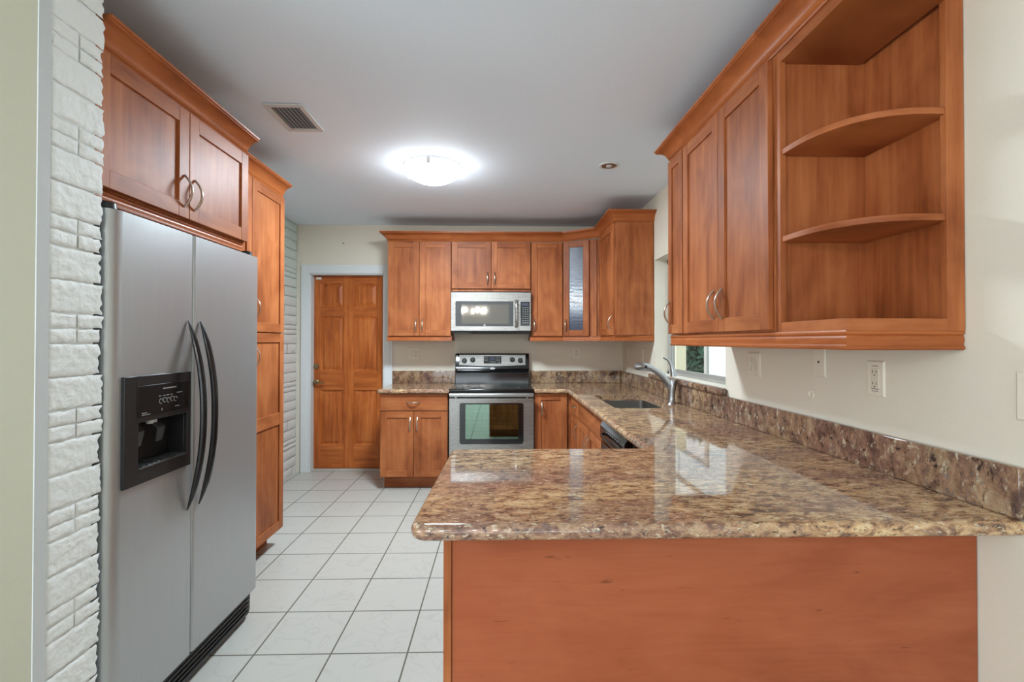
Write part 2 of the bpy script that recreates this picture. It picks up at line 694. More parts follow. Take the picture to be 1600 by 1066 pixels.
def sweep(path, prof, zs, segs, scale=(1, 1)):
    """profile (out, up) run along the segments segs of a plan path, mitred at its corners; outward = right of the direction"""
    P = [Vector(p) for p in path]
    mit = []
    for k in range(len(P)):
        d0 = (P[k] - P[k - 1]).normalized() if k else (P[1] - P[0]).normalized()
        d1 = (P[k + 1] - P[k]).normalized() if k < len(P) - 1 else d0
        n0, n1 = Vector((d0.y, -d0.x)), Vector((d1.y, -d1.x))
        m = (n0 + n1)
        m = m / m.dot(n0) if abs(m.dot(n0)) > 1e-6 else n0
        mit.append(m)
    mb = MB()
    idx = list(range(segs[0], segs[1] + 1))
    rings = []
    for k in idx:
        rings.append([(P[k].x + mit[k].x * o * scale[0], P[k].y + mit[k].y * o * scale[0], zs[k] + h * scale[1]) for o, h in prof])
    mb.rings(rings)
    return mb


# ------------------------------------------------------------------ the room
struct('floor', boxmb(XD - .1, XW + .1, YR - .1, YB + .25, -.1, 0), M_FLOOR)
struct('ceiling', boxmb(XD - .1, XW + .1, YR - .1, YB + .15, ZC, ZC + .1), M_CEIL)

# back wall with the doorway
DX0, DX1, DZ = -1.965, -1.2, 2.055
mb = MB()
mb.box(XL - .1, DX0, YB, YB + .14, 0, ZC)
mb.box(DX1, XW + .17, YB, YB + .14, 0, ZC)
mb.box(DX0, DX1, YB, YB + .14, DZ, ZC)
struct('wall_back', mb, M_WALL)
struct('wall_hall', boxmb(DX0 - .1, DX1 + .1, YB + .19, YB + .22, 0, DZ + .1), M_WALL)

# right wall with the window opening
WY0, WY1, WZ0, WZ1 = 2.728, 3.98, 1.088, 2.03
mb = MB()
mb.box(XW, XW + .17, YR, WY0, 0, ZC)
mb.box(XW, XW + .17, WY1, YB, 0, ZC)
mb.box(XW, XW + .17, WY0, WY1, 0, WZ0)
mb.box(XW, XW + .17, WY0, WY1, WZ1, ZC)
struct('wall_right', mb, M_WALL)

# left kitchen wall of painted brick behind the pantry, and the brick return beside the refrigerator


def bricks(mb, X, y0, y1, z0, z1, pattern, zref, length, res, depth, rag0=0.0, rag1=0.0, amp=.003, gap=.007, seed=0):
    """courses of rough bricks on the plane x = X facing +x; pattern = course heights repeated down from zref"""
    rnd = random.Random(seed)
    period = sum(pattern)
    top = zref + math.ceil((z1 - zref) / period) * period
    z, row = top, 0
    while z > z0:
        h = pattern[row % len(pattern)]
        za, zb = max(z - h + gap / 2, z0), min(z - gap / 2, z1)
        thin = h < .06
        if zb - za > .012:
            L = length[1] if thin else length[0]
            ys = []
            y = y0 - (rnd.random() * L if rag1 == 0 else 0)
            while y < y1 - .01:
                ys.append((max(y, y0), min(y + L, y1)))
                y += L
            for (ya, yb) in ys:
                if yb - ya < .03:
                    continue
                a_, b_ = ya + gap / 2, yb - gap / 2
                if yb >= y1 - 1e-6 and rag1:
                    b_ = y1 - rnd.random() * rag1
                if ya <= y0 + 1e-6 and rag0:
                    a_ = y0
                ny, nz_ = max(3, int((b_ - a_) / res)), max(3, int((zb - za) / res))
                out = (rnd.random() - .5) * amp
                grid = []
                for i in range(nz_ + 1):
                    rowv = []
                    for j in range(ny + 1):
                        fy, fz = j / ny, i / nz_
                        yy, zz = a_ + (b_ - a_) * fy, za + (zb - za) * fz
                        e = min(fy * (b_ - a_), (1 - fy) * (b_ - a_), fz * (zb - za), (1 - fz) * (zb - za))
                        q = Vector((yy * 38 + seed, zz * 38, row * 3.1))
                        d = noise.fractal(q, 1.0, 2.0, 4) * amp + noise.noise(Vector((yy * 120, zz * 120, row))) * amp * .5
                        edge = depth if e <= 1e-9 else (.0008 if e < res * 1.2 else 0)
                        # uneven outline
                        if e <= 1e-9:
                            d = 0
                        wob = noise.noise(Vector((yy * 45, zz * 45, 9 + row))) * .0035
                        if rag1 and yb >= y1 - 1e-6 and j >= ny - 1:
                            yy += noise.noise(Vector((zz * 60, row * 7.7, 3))) * .012
                        rowv.append(mb.v((X + out + d - edge, yy, zz + (wob if 0 < i < nz_ or True else 0))))
                    grid.append(rowv)
                for i in range(nz_):
                    for j in range(ny):
                        mb.face([grid[i][j], grid[i][j + 1], grid[i + 1][j + 1], grid[i + 1][j]])
        z -= h
        row += 1


mb = MB()
mb.mi = 1
mb.box(XL - .1, XL - .012, 1.316, YB, 0, ZC)
mb.mi = 0
bricks(mb, XL, 3.30, YB - .004, 0, ZC - .005, [.0955, .0955, .0955, .0955, .0955, .048, .048], 1.42, (1.6, 1.2), .02, .008, amp=.004, gap=.0055, seed=4)
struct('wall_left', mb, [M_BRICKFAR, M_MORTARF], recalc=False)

mb = MB()
mb.mi = 1
mb.box(XL - .01, -1.2045, 1.318, 1.462, 0, ZC)
mb.mi = 0
bricks(mb, -1.2, 1.318, 1.494, 0, ZC - .004, [.042, .042, .092, .092], 1.432, (.4, .088), .005, .0035, rag1=.012, amp=.0021, gap=.0045, seed=11)
struct('wall_brick', mb, [M_BRICK, M_MORTAR], recalc=False)
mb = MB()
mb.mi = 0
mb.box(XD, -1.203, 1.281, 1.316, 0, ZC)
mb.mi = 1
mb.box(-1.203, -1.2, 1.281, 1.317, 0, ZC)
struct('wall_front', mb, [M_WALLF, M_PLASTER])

# dining side behind the camera: rear and side walls with windows (what the glossy surfaces mirror)
mb = MB()
mb.box(XD, -3.45, YR - .1, YR, 0, ZC)
mb.box(1.05, XW, YR - .1, YR, 0, ZC)
mb.box(-3.45, 1.05, YR - .1, YR, 0, .1)
mb.box(-3.45, 1.05, YR - .1, YR, 1.9, ZC)
struct('wall_rear', mb, M_WALL)
mb = MB()
mb.box(XD - .1, XD, YR, -2.85, 0, ZC)
mb.box(XD - .1, XD, -.15, 1.3, 0, ZC)
mb.box(XD - .1, XD, -2.85, -.15, 0, .5)
mb.box(XD - .1, XD, -2.85, -.15, 2.3, ZC)
struct('wall_dining', mb, M_WALL)
mb = MB()
for x in (-3.45, -1.97, -.5, 1.0):
    mb.box(x, x + .05, YR - .07, YR - .03, .1, 1.9)
mb.box(-3.45, 1.05, YR - .07, YR - .03, .1, .15)
mb.box(-3.45, 1.05, YR - .07, YR - .03, 1.85, 1.9)
wf = struct('window_2', mb, M_TRIM)
mb = MB()
for y in (-2.85, -1.53, -.2):
    mb.box(XD - .07, XD - .03, y, y + .05, .5, 2.3)
mb.box(XD - .07, XD - .03, -2.85, -.15, .5, .55)
mb.box(XD - .07, XD - .03, -2.85, -.15, 2.25, 2.3)
struct('added_window', mb, M_TRIM)  # unseen window, added and placed so light reaches the right wall

# door casing, threshold
mb = MB()
for (x0, x1) in ((DX0 - .088, DX0), (DX1, DX1 + .088)):
    mb.box(x0, x1, YB - .016, YB, 0, DZ + .088)
    mb.box(x0 + .006, x1 - .022, YB - .02, YB - .016, 0, DZ + .07)
mb.box(DX0, DX1, YB - .016, YB, DZ, DZ + .088)
for (x0, x1) in ((DX0 - .001, DX0 + .012), (DX1 - .012, DX1 + .001)):
    mb.box(x0, x1, YB - .004, YB + .13, 0, DZ)
mb.box(DX0, DX1, YB - .004, YB + .13, DZ - .012, DZ)
struct('trim_1', mb, M_TRIM, bevel=.0025)
struct('trim_2', boxmb(DX0 + .012, DX1 - .012, YB + .02, YB + .14, 0, .014), M_THRESH, bevel=.004)

# six panel door
DY = YB + .085
mb = MB()
xa, xb = DX0 + .014, DX1 - .014
cols = ((-1.888, -1.645), (-1.535, -1.29))
rows = ((.255, .84), (1.035, 1.615), (1.715, 1.965))
mb.mi = 0
mb.box(xa, cols[0][0], DY, DY + .042, .018, DZ - .015)
mb.box(cols[1][1], xb, DY, DY + .042, .018, DZ - .015)
mb.box(cols[0][1], cols[1][0], DY, DY + .042, .018, DZ - .015)
mb.mi = 1
zs = [.018, rows[0][0], rows[0][1], rows[1][0], rows[1][1], rows[2][0], rows[2][1], DZ - .015]
for a, b in cols:
    for k in range(0, 8, 2):
        mb.box(a, b, DY + .0005, DY + .0415, zs[k], zs[k + 1])
mb.mi = 0
for a, b in cols:
    for c, d in rows:
        # moulded edge, sunk field, raised panel
        for ins, y in ((0, .004), (.007, .007), (.014, .012)):
            pass
        o_ = [(a, DY + .002, c), (b, DY + .002, c), (b, DY + .002, d), (a, DY + .002, d)]
        steps = [(0, .0005), (.008, .006), (.014, .014), (.022, .016), (.045, .006), (.048, .005)]
        prev = None
        for ins, dep in steps:
            r = [mb.v(p) for p in ((a + ins, DY + dep, c + ins), (b - ins, DY + dep, c + ins), (b - ins, DY + dep, d - ins), (a + ins, DY + dep, d - ins))]
            if prev:
                for k in range(4):
                    mb.face([prev[k], prev[(k + 1) % 4], r[(k + 1) % 4], r[k]])
            prev = r
        mb.face(prev)
door = struct('door_1', mb, [M_DV, M_DH], angle=20)
door['label'] = 'orange stained six panel wooden door in the back wall'
door['category'] = 'door'
kx, = (-1.935,)
mb = MB().lathe([(.031, 0), (.031, -.006), (.026, -.012), (.018, -.013), (.018, -.018), (.014, -.02)], (kx + .008, DY, 1.088), 1, 24)
build('deadbolt', mb, M_BRASS, door)
mb = MB().lathe([(.027, 0), (.027, -.006), (.02, -.012), (.011, -.014), (.011, -.045), (.013, -.05), (.013, -.06)], (kx + .008, DY, .925), 1, 24)
mb.tube([(kx + .008, DY - .053, .925), (kx + .04, DY - .056, .925), (kx + .08, DY - .055, .922), (kx + .115, DY - .05, .916)], [.011, .0105, .009, .007], 10)
build('handle', mb, M_BRASS, door)
mb = boxmb(xa + .02, xa + .075, DY - .012, DY, DZ - .055, DZ - .028)
mb.box(xa + .035, xa + .06, DY - .018, DY - .01, DZ - .048, DZ - .035)
build('latch', mb, M_PLATE, door, bevel=.002)

# ------------------------------------------------------------------ kitchen window and what is outside it
mb = MB()
fx0, fx1 = XW + .105, XW + .15
mb.box(fx0, fx1, WY0, WY1, WZ0, WZ0 + .02)
mb.box(fx0 + .012, fx1, WY0, WY1, WZ0 + .02, WZ0 + .03)
mb.box(fx0, fx1, WY0, WY1, WZ1 - .04, WZ1)
mb.box(fx0, fx1, WY1 - .035, WY1, WZ0, WZ1)
mb.box(fx0, fx1, WY0, WY0 + .035, WZ0, WZ1)
win = struct('window_1', mb, M_ALU, bevel=.002)
mb = MB()
x = fx0 + .02
mb.box(x, x + .012, WY0 + .03, WY1 - .03, WZ0 + .03, WZ0 + .044)
mb.box(x, x + .014, WY0 + .03, WY1 - .03, 1.54, 1.575)
mb.box(x, x + .012, WY0 + .03, WY0 + .045, WZ0 + .044, 1.54)
mb.box(x, x + .012, WY1 - .045, WY1 - .03, WZ0 + .044, 1.54)
build('sash', mb, M_ALU, win, bevel=.0015)
build('pane', boxmb(fx0 + .03, fx0 + .034, WY0 + .03, WY1 - .03, WZ0 + .045, WZ1 - .04), M_GLASS, win)

mb = MB()
EX = 3.0
mb.box(EX, EX + .12, 2.0, 6.86, -.1, 3.0)
mb.box(EX, EX + .12, 6.86, 8.0, 2.3, 3.0)
mb.box(EX, EX + .12, 8.05, 12, -.1, 3.0)
struct('wall_porch', mb, M_EXTW)
struct('trim_3', boxmb(EX - .03, EX + .12, 6.86, 6.95, -.1, 2.3), M_ALU)
struct('trim_4', boxmb(EX - .05, EX + .12, 8.01, 8.05, -.1, 2.3), M_EXTC)
struct('ground', boxmb(XW + .2, 9, -2, 16, -.2, -.1), M_EARTH)
mb = MB()
rnd = random.Random(3)
for k in range(5200):
    a, b = rnd.random() * 2 * PI, math.acos(1 - 2 * rnd.random())
    r = .45 + .55 * rnd.random() ** .4
    c = Vector((3.75 + r * .48 * math.sin(b) * math.cos(a), 9.1 + r * 1.0 * math.sin(b) * math.sin(a), 1.15 + r * 1.2 * math.cos(b)))
    t = Vector((rnd.uniform(-1, 1), rnd.uniform(-1, 1), rnd.uniform(-.6, .6))).normalized()
    s = t.cross(Vector((rnd.uniform(-1, 1), rnd.uniform(-1, 1), rnd.uniform(-1, 1)))).normalized()
    L, W_ = rnd.uniform(.08, .15), rnd.uniform(.03, .05)
    mb.face([mb.v(c - t * L), mb.v(c + s * W_), mb.v(c + t * L), mb.v(c - s * W_)])
bush = thing('shrub', 'leafy green shrub seen through the kitchen window', 'shrub', (3.75, 9.1, -.1))
build('foliage', mb, M_LEAF, bush, recalc=False, smooth=False)
mb = MB().tube([(3.75, 9.1, -.1), (3.77, 9.07, .4), (3.74, 9.12, 1.0), (3.78, 9.1, 1.6)], [.05, .04, .03, .012], 8)
build('stem', mb, mat('bark', srgb(92, 74, 58), .9), bush)

# ------------------------------------------------------------------ wall cabinets on the back wall
UF = 4.72                        # carcase face of the back wall cabinets
BU = [(-1.085, YB), (-1.085, UF), (-.472, UF), (.305, UF), (.622, UF), (.962, 4.565), (.962, 4.0), (XW, 4.0)]
BZ = [2.326, 2.326, 2.327, 2.328, 2.33, 2.343, 2.355, 2.355]
RZ = [1.3565] * 8
FB = lambda x, z=0: basis((x, UF, z), (1, 0, 0), (0, -1, 0))


def molding(par, path, zs, seg, prof, name, scale=(1, 1)):
    return build(name, sweep(path, prof, zs, seg, scale), M_CROWN, par, angle=50)


def body(par, mb, mats=None):
    return build('body', mb, mats or M_V, par, bevel=.001)


g_back = 'cherry wall cabinets along the back wall'
c = thing('wall_cabinet', 'tall two-door cherry wall cabinet beside the wooden door, left of the microwave', 'cabinet', (-.78, UF, 1.357), g_back)
body(c, boxmb(-1.083, -.474, UF, YB - .002, 1.40, 2.325))
shaker_door(c, FB(0), -1.081, -.781, 1.405, 2.322, (-.81, 1.505))
shaker_door(c, FB(0), -.777, -.476, 1.405, 2.322, (-.748, 1.505))
molding(c, BU, BZ, (0, 2), CROWN, 'crown_molding')
RP = [(-1.083, YB - .003), (-1.083, UF + .004), (-.474, UF + .004), (-.474, YB - .003)]
molding(c, RP, [1.3565] * 4, (0, 3), RAIL, 'light_rail', (.6, .78))

c = thing('wall_cabinet', 'short two-door cherry wall cabinet directly above the microwave', 'cabinet', (-.08, UF, 1.83), g_back)
body(c, boxmb(-.470, .303, UF, YB - .002, 1.838, 2.325))
shaker_door(c, FB(0), -.466, -.085, 1.866, 2.322, (-.118, 1.965))
shaker_door(c, FB(0), -.081, .300, 1.866, 2.322, (-.048, 1.965))
molding(c, BU, BZ, (2, 3), CROWN, 'crown_molding')

c = thing('wall_cabinet', 'narrow single-door cherry wall cabinet right of the microwave', 'cabinet', (.46, UF, 1.357), g_back)
body(c, boxmb(.307, .620, UF, YB - .002, 1.40, 2.325))
shaker_door(c, FB(0), .309, .612, 1.405, 2.322, (.338, 1.505))
molding(c, BU, BZ, (3, 4), CROWN, 'crown_molding')
RP = [(.307, YB - .003), (.307, UF + .004), (.622, UF + .004), (.962, 4.569), (.962, 4.02), (XW - .003, 4.002)]
molding(c, RP, [1.3565] * 6, (0, 2), RAIL, 'light_rail', (.6, .78))

du = Vector((.962 - .622, 4.565 - UF, 0))
dl = du.length
du.normalize()
dn = Vector((du.y, -du.x, 0))
c = thing('corner_cabinet', 'angled cherry corner wall cabinet with dark ribbed glass in its door', 'cabinet', (.8, 4.7, 1.357))
body(c, MB().prism([(.622, UF), (.962, 4.565), (XW - .002, 4.565), (XW - .002, YB - .002), (.622, YB - .002)], 1.40, 2.33))
DM = basis((.622, UF, 0), du, dn)
shaker_door(c, DM, .008, .262, 1.405, 2.322, (.036, 1.505), glass=True)
p = MB()
p.M = DM
p.box(.285, .335, .001, .012, 1.402, 2.328)
p.box(.297, .304, .012, .015, 1.402, 2.328)
p.box(.314, .321, .012, .015, 1.402, 2.328)
build('fluted_stile', p, M_V, c, bevel=.001)
molding(c, BU, BZ, (4, 5), CROWN, 'crown_molding')
molding(c, RP, [1.3565] * 6, (2, 3), RAIL, 'light_rail', (.6, .78))

c = thing('wall_cabinet', 'cherry wall cabinet with a plain end panel, between the corner and the window', 'cabinet', (1.12, 4.28, 1.357))
FR = lambda y, x=.962: basis((x, y, 0), (0, 1, 0), (-1, 0, 0))
body(c, boxmb(.962, XW - .002, 4.002, 4.563, 1.40, 2.36))
shaker_door(c, FR(0), 4.012, 4.545, 1.405, 2.345, (4.045, 1.505))
build('end_panel', boxmb(.975, XW - .004, 3.995, 4.0025, 1.408, 2.352), M_PANEL if False else M_V, c, bevel=.001)
molding(c, BU, BZ, (5, 7), CROWN, 'crown_molding')
molding(c, RP, [1.3565] * 6, (3, 5), RAIL, 'light_rail', (.6, .78))

# ------------------------------------------------------------------ wall cabinets on the right wall
RF = .955
NY0, NY1, SY = 1.303, 2.66, 1.645
QC = [(XW - .003, NY1), (RF, NY1), (RF, 2.445), (RF, SY), (RF, NY0), (XW - .003, NY0)]
CZ = [2.352, 2.352, 2.352, 2.346, 2.344, 2.344]
QR = [(XW - .003, NY1 - .01), (RF + .01, NY1 - .01), (RF + .01, 2.445), (RF + .01, SY), (RF + .012, NY0 + .016), (XW - .003, NY0 + .016)]
QZ = [1.332] * 6
FRR = basis((RF, 0, 0), (0, 1, 0), (-1, 0, 0))
c = thing('wall_cabinet', 'narrow cherry wall cabinet overlapping the window, far end of the right wall run', 'cabinet', (1.1, 2.55, 1.332))
body(c, boxmb(RF, XW - .002, 2.446, NY1, 1.39, 2.352))
shaker_door(c, FRR, 2.450, NY1 - .004, 1.396, 2.346, (NY1 - .03, 1.51), st=.05)
molding(c, QC, CZ, (0, 2), CROWN, 'crown_molding')
molding(c, QR, QZ, (0, 2), RAIL, 'light_rail')

c = thing('wall_cabinet', 'wide two-door cherry wall cabinet next to the open corner shelves', 'cabinet', (1.1, 2.05, 1.332))
body(c, boxmb(RF, XW - .002, SY, 2.444, 1.39, 2.348))
shaker_door(c, FRR, 1.657, 2.043, 1.396, 2.342, (2.008, 1.515))
shaker_door(c, FRR, 2.047, 2.438, 1.396, 2.342, (2.084, 1.515))
molding(c, QC, CZ, (2, 3), CROWN, 'crown_molding')
molding(c, QR, QZ, (2, 3), RAIL, 'light_rail')

c = thing('open_shelf_unit', 'open cherry end shelf unit with two curved shelves on right wall', 'shelf unit', (1.1, 1.47, 1.332))
mb = MB()
mb.box(RF, XW - .002, SY - .019, SY - .001, 1.39, 2.346)
mb.box(RF - .001, RF + .019, SY - .03, SY - .019, 1.385, 2.346)
build('side_panel', mb, M_V, c, bevel=.001)
mb = MB()
mb.box(XW - .034, XW - .002, NY0 + .004, SY - .019, 1.39, 2.346)
mb.box(XW - .052, XW - .002, NY0, NY0 + .02, 1.385, 2.346)
build('back_panel', mb, M_V, c, bevel=.001)
build('top_panel', boxmb(RF, XW - .052, NY0, SY - .019, 2.308, 2.346), M_H, c, bevel=.001)
mb = boxmb(RF, XW - .052, NY0, SY - .03, 1.385, 1.42)
build('bottom_deck', mb, M_H, c, bevel=.0015)
for zt in (2.009, 1.712):
    pts = [(XW - .034, SY - .0195), (XW - .034, NY0 + .02), (XW - .052, NY0 + .02), (XW - .052, NY0 + .004)]
    cx, cy = XW - .06, SY - .0195
    ax, ay = cx - RF - .004, cy - NY0 - .004
    for k in range(0, 29):
        t = PI / 2 * k / 28
        e = 2 / 2.7
        pts.append((cx - ax * math.sin(t) ** e, cy - ay * math.cos(t) ** e))
    build('curved_shelf', MB().prism(pts, zt - .019, zt), M_H, c, bevel=.0015)
molding(c, QC, CZ, (3, 5), CROWN, 'crown_molding')
molding(c, QR, QZ, (3, 5), RAIL, 'light_rail')

# ------------------------------------------------------------------ left side: cabinet over the refrigerator, pantry
LF = -1.27
FL = basis((LF, 0, 0), (0, 1, 0), (1, 0, 0))
c = thing('wall_cabinet', 'two-door cherry cabinet over the refrigerator', 'cabinet', (-1.7, 1.97, 1.795))
body(c, boxmb(XL + .002, LF, 1.512, 2.432, 1.838, 2.285))
shaker_door(c, FL, 1.516, 1.972, 1.845, 2.276, (1.942, 1.95), st=.06)
shaker_door(c, FL, 1.976, 2.428, 1.845, 2.276, (2.006, 1.95), st=.06)
LC = [(LF, 1.512), (LF, 2.432)]
molding(c, LC, [2.28] * 2, (0, 1), CROWN, 'crown_molding')
LR = [(LF - .014, 1.512), (LF - .014, 2.415)]
molding(c, LR, [1.793] * 2, (0, 1), RAIL, 'light_rail', (1, .8))

PF = -1.47
FP = basis((PF, 0, 0), (0, 1, 0), (1, 0, 0))
c = thing('pantry_cabinet', 'tall cherry pantry cabinet with stacked doors beyond the refrigerator', 'cabinet', (-1.78, 2.86, 0))
body(c, boxmb(XL + .002, PF, 2.436, 3.29, .105, 2.325))
build('toe_kick', boxmb(XL + .01, PF - .085, 2.44, 3.286, 0, .105), M_H, c)
for (a, b, hx) in ((2.44, 2.861, 2.83), (2.865, 3.286, 2.9)):
    shaker_door(c, FP, a, b, 1.41, 2.315, (hx, 1.555))
    shaker_door(c, FP, a, b, .112, 1.403, (hx, 1.262), mid=(.805, .883))
PC = [(PF, 2.436), (PF, 3.29)]
molding(c, PC, [2.322] * 2, (0, 1), CROWN, 'crown_molding', (.95, 1))

# ------------------------------------------------------------------ refrigerator
RX, RY0, RY1, RZT = -1.19, 1.508, 2.43, 1.765
fr = thing('refrigerator', 'stainless side-by-side refrigerator with black dispenser beside white brick', 'refrigerator', (-1.6, 1.97, 0))
build('case', boxmb(-2.03, -1.262, RY0 + .008, RY1 - .006, .03, 1.745), M_BLACK, fr, bevel=.004)


def door_profile(y0, y1, ra, rb, xb=-1.258):
    pts = [(xb, y0), (xb, y0)]
    pts = [(xb, y0)]
    n = 8
    for k in range(n + 1):
        t = PI / 2 * k / n
        pts.append((RX - ra[0] + ra[0] * math.sin(t), y0 + ra[1] - ra[1] * math.cos(t)))
    for k in range(n + 1):
        t = PI / 2 * k / n
        pts.append((RX - rb[0] + rb[0] * math.cos(t), y1 - rb[1] + rb[1] * math.sin(t)))
    pts.append((xb, y1))
    return pts


DZ0, DZ1 = .15, RZT
hy0, hy1, hz0, hz1 = 1.56, 1.872, .892, 1.232
big, sm = (.034, .05), (.01, .01)
none = (1e-4, 1e-4)
mb = MB()
mb.prism(door_profile(RY0, hy0, big, none), DZ0, DZ1)
mb.prism(door_profile(hy1, 1.906, none, sm), DZ0, DZ1)
mb.prism(door_profile(hy0, hy1, none, none), DZ0, hz0)
mb.prism(door_profile(hy0, hy1, none, none), hz1, DZ1)
fd = build('freezer_door', mb, M_STEEL, fr)
mb = MB().prism(door_profile(1.912, RY1, sm, (.03, .04)), DZ0, DZ1)
rd = build('refrigerator_door', mb, M_STEEL, fr)


def bow_handle(par, y, lab):
    mb = MB()
    path, rad = [], []
    n = 28
    for k in range(n + 1):
        t = -1 + 2 * k / n
        path.append((RX + .004 + .06 * (1 - abs(t) ** 2.2), y, 1.072 + t * .36))
        rad.append(.0155 * (1 - .82 * abs(t) ** 5))
    mb.tube(path, rad, 12, flat=((1, 0, 0), .75))
    h = build('handle', mb, M_CHAR, par)
    # highlight along the grip, built as a thin grey bar
    mb = MB()
    mb.tube([(q[0] + .0115, q[1] + .004, q[2]) for q in path[3:-3]], .0022, 6)
    h['label'] = lab
    g = build('grip_highlight', mb, M_GREY, par)
    return h


bow_handle(fd, 1.872, 'black bow handle of the freezer door')
bow_handle(rd, 1.945, 'black bow handle of the refrigerator door')

dp = build('dispenser', (lambda m: m)(MB()), M_BLACK, fr) if False else None
mb = MB()
X1 = RX + .011
yA, yB, zA, zB = 1.552, 1.880, .884, 1.240      # outer bezel
cA, cB, dA, dB = 1.612, 1.858, .932, 1.086      # opening
mb.box(RX - .002, X1, yA, cA, zA, zB)
mb.box(RX - .002, X1, cB, yB, zA, zB)
mb.box(RX - .002, X1, cA, cB, zA, dA)
mb.box(RX - .002, X1, cA, cB, dB, zB)
# niche
mb.box(RX - .064, RX - .06, cA - .01, cB + .01, dA - .01, dB + .01)
mb.box(RX - .06, RX - .002, cA - .012, cA, dA - .01, dB + .01)
mb.box(RX - .06, RX - .002, cB, cB + .012, dA - .01, dB + .01)
mb.box(RX - .06, RX - .002, cA, cB, dA - .012, dA)
mb.box(RX - .06, RX - .002, cA, cB, dB, dB + .012)
ds = build('dispenser', mb, M_BLACK, fr, bevel=.003)
ds['label'] = 'black ice and water dispenser'
build('control_panel', boxmb(X1 - .001, X1 + .002, cA - .006, cB + .004, 1.102, 1.206), M_PANELBLK, ds, bevel=.001)
xg = X1 + .002
build('lettering', boxmb(xg, xg + .001, 1.722, 1.79, 1.187, 1.191), M_GREY, ds)            # maker's name line
ring = lambda y, z, r: MB().tube([(xg + .0005, y + r * math.cos(a * PI / 5), z + r * math.sin(a * PI / 5)) for a in range(9)], .0011, 5)
for k, y in enumerate((1.712, 1.731, 1.75, 1.769, 1.788)):
    build('panel_icon', ring(y, 1.146 + (k % 2) * .003, .0085), M_GREY, ds)
for q in [(y, y + .012, 1.163, 1.1655) for y in (1.702, 1.722, 1.74, 1.76)] + [(1.795, 1.822, 1.166, 1.169), (1.785, 1.808, 1.118, 1.121),
          (1.622, 1.645, 1.114, 1.1165), (1.622, 1.66, 1.108, 1.1105), (1.716, 1.719, 1.113, 1.121)]:
    build('lettering', boxmb(xg, xg + .0008, *q), M_GREY, ds)
mb = MB()
for (y, w_) in ((1.655, .045), (1.76, .04)):
    mb = MB()
    mb.rings([[(RX - .05, y - w_ / 2, 1.075), (RX - .05, y + w_ / 2, 1.075), (RX - .044, y + w_ / 2, 1.078), (RX - .044, y - w_ / 2, 1.078)],
              [(RX - .022, y - w_ / 2, 1.045), (RX - .022, y + w_ / 2, 1.045), (RX - .016, y + w_ / 2, 1.049), (RX - .016, y - w_ / 2, 1.049)],
              [(RX - .03, y - w_ / 2 + .004, 1.0), (RX - .03, y + w_ / 2 - .004, 1.0), (RX - .025, y + w_ / 2 - .004, .998), (RX - .025, y - w_ / 2 + .004, .998)]])
    build('paddle', mb, M_DGREY, ds, bevel=.002)
mb = MB()
mb.lathe([(.012, 1.086), (.012, 1.07), (.008, 1.066)], (RX - .03, 1.72, 0), 2, 14)
mb.lathe([(.006, 1.086), (.006, 1.068)], (RX - .03, 1.745, 0), 2, 12)
build('nozzle', mb, M_LIGHTGREY, ds)
mb = boxmb(RX - .055, X1 + .004, cA, cB, dA, dA + .006)
for k in range(9):
    y = cA + .02 + k * .024
    mb.box(RX - .05, X1, y, y + .01, dA + .006, dA + .009)
build('drip_tray', mb, M_DGREY, ds, bevel=.001)

mb = MB()
prof = [(-1.27, .015), (-1.232, .015), (-1.226, .04), (-1.224, .12), (-1.232, .143), (-1.27, .143)]
mb.prism(prof, RY0 + .015, RY1 - .012, 1)
for k in range(5):
    z = .035 + k * .02
    mb.box(-1.2255, -1.2195, RY0 + .03, RY1 - .03, z, z + .008)
for k in range(2):
    y = (RY0 + .06, RY1 - .06)[k]
    mb.lathe([(.018, -.03), (.018, .03)], (-1.262, y, .0185), 1, 16)
build('base_grille', mb, M_BLACK, fr, bevel=.0015)
for y in (RY0 + .035, RY1 - .05):
    mb = MB().lathe([(.024, 0), (.026, .004), (.024, .02), (.018, .026)], (-1.232, y, RZT + .001), 2, 20)
    mb.box(-1.36, -1.235, y - .022, y + .022, RZT - .022, RZT + .016)
    build('hinge_cover', mb, M_BLACK, fr, bevel=.003)
for y in (RY0 + .1, RY1 - .1):
    build('foot', MB().lathe([(.02, 0), (.02, .03)], (-1.9, y, 0), 2, 14), M_BLACK, fr)

# ------------------------------------------------------------------ base cabinets
BF = 4.44
FBB = basis((0, BF, 0), (1, 0, 0), (0, -1, 0))


def toe(par, *b):
    return build('toe_kick', boxmb(*b), M_H, par)


c = thing('base_cabinet', 'cherry base cabinet with one drawer over two doors, left of the stove', 'cabinet', (-.78, 4.74, 0))
body(c, boxmb(-1.088, -.472, BF, YB - .024, .115, CB - .002))
toe(c, -1.07, -.48, BF + .09, YB - .03, 0, .115)
d = shaker_door(c, FBB, -1.083, -.476, .722, .872, None, name='drawer', slab=True)
h = arch_handle(d, FBB @ Matrix.Translation((0, .02, 0)), -.785, .797, upright=False)
shaker_door(c, FBB, -1.083, -.782, .12, .714, (-.812, .6))
shaker_door(c, FBB, -.778, -.476, .12, .714, (-.748, .6))

c = thing('base_cabinet', 'narrow single-door cherry base cabinet just right of the stove', 'cabinet', (.47, 4.74, 0))
body(c, boxmb(.318, .659, BF, YB - .024, .115, CB - .002))
toe(c, .322, .655, BF + .09, YB - .03, 0, .115)
shaker_door(c, FBB, .324, .618, .12, .872, (.388, .735))

SF = .662
FS = basis((SF, 0, 0), (0, 1, 0), (-1, 0, 0))


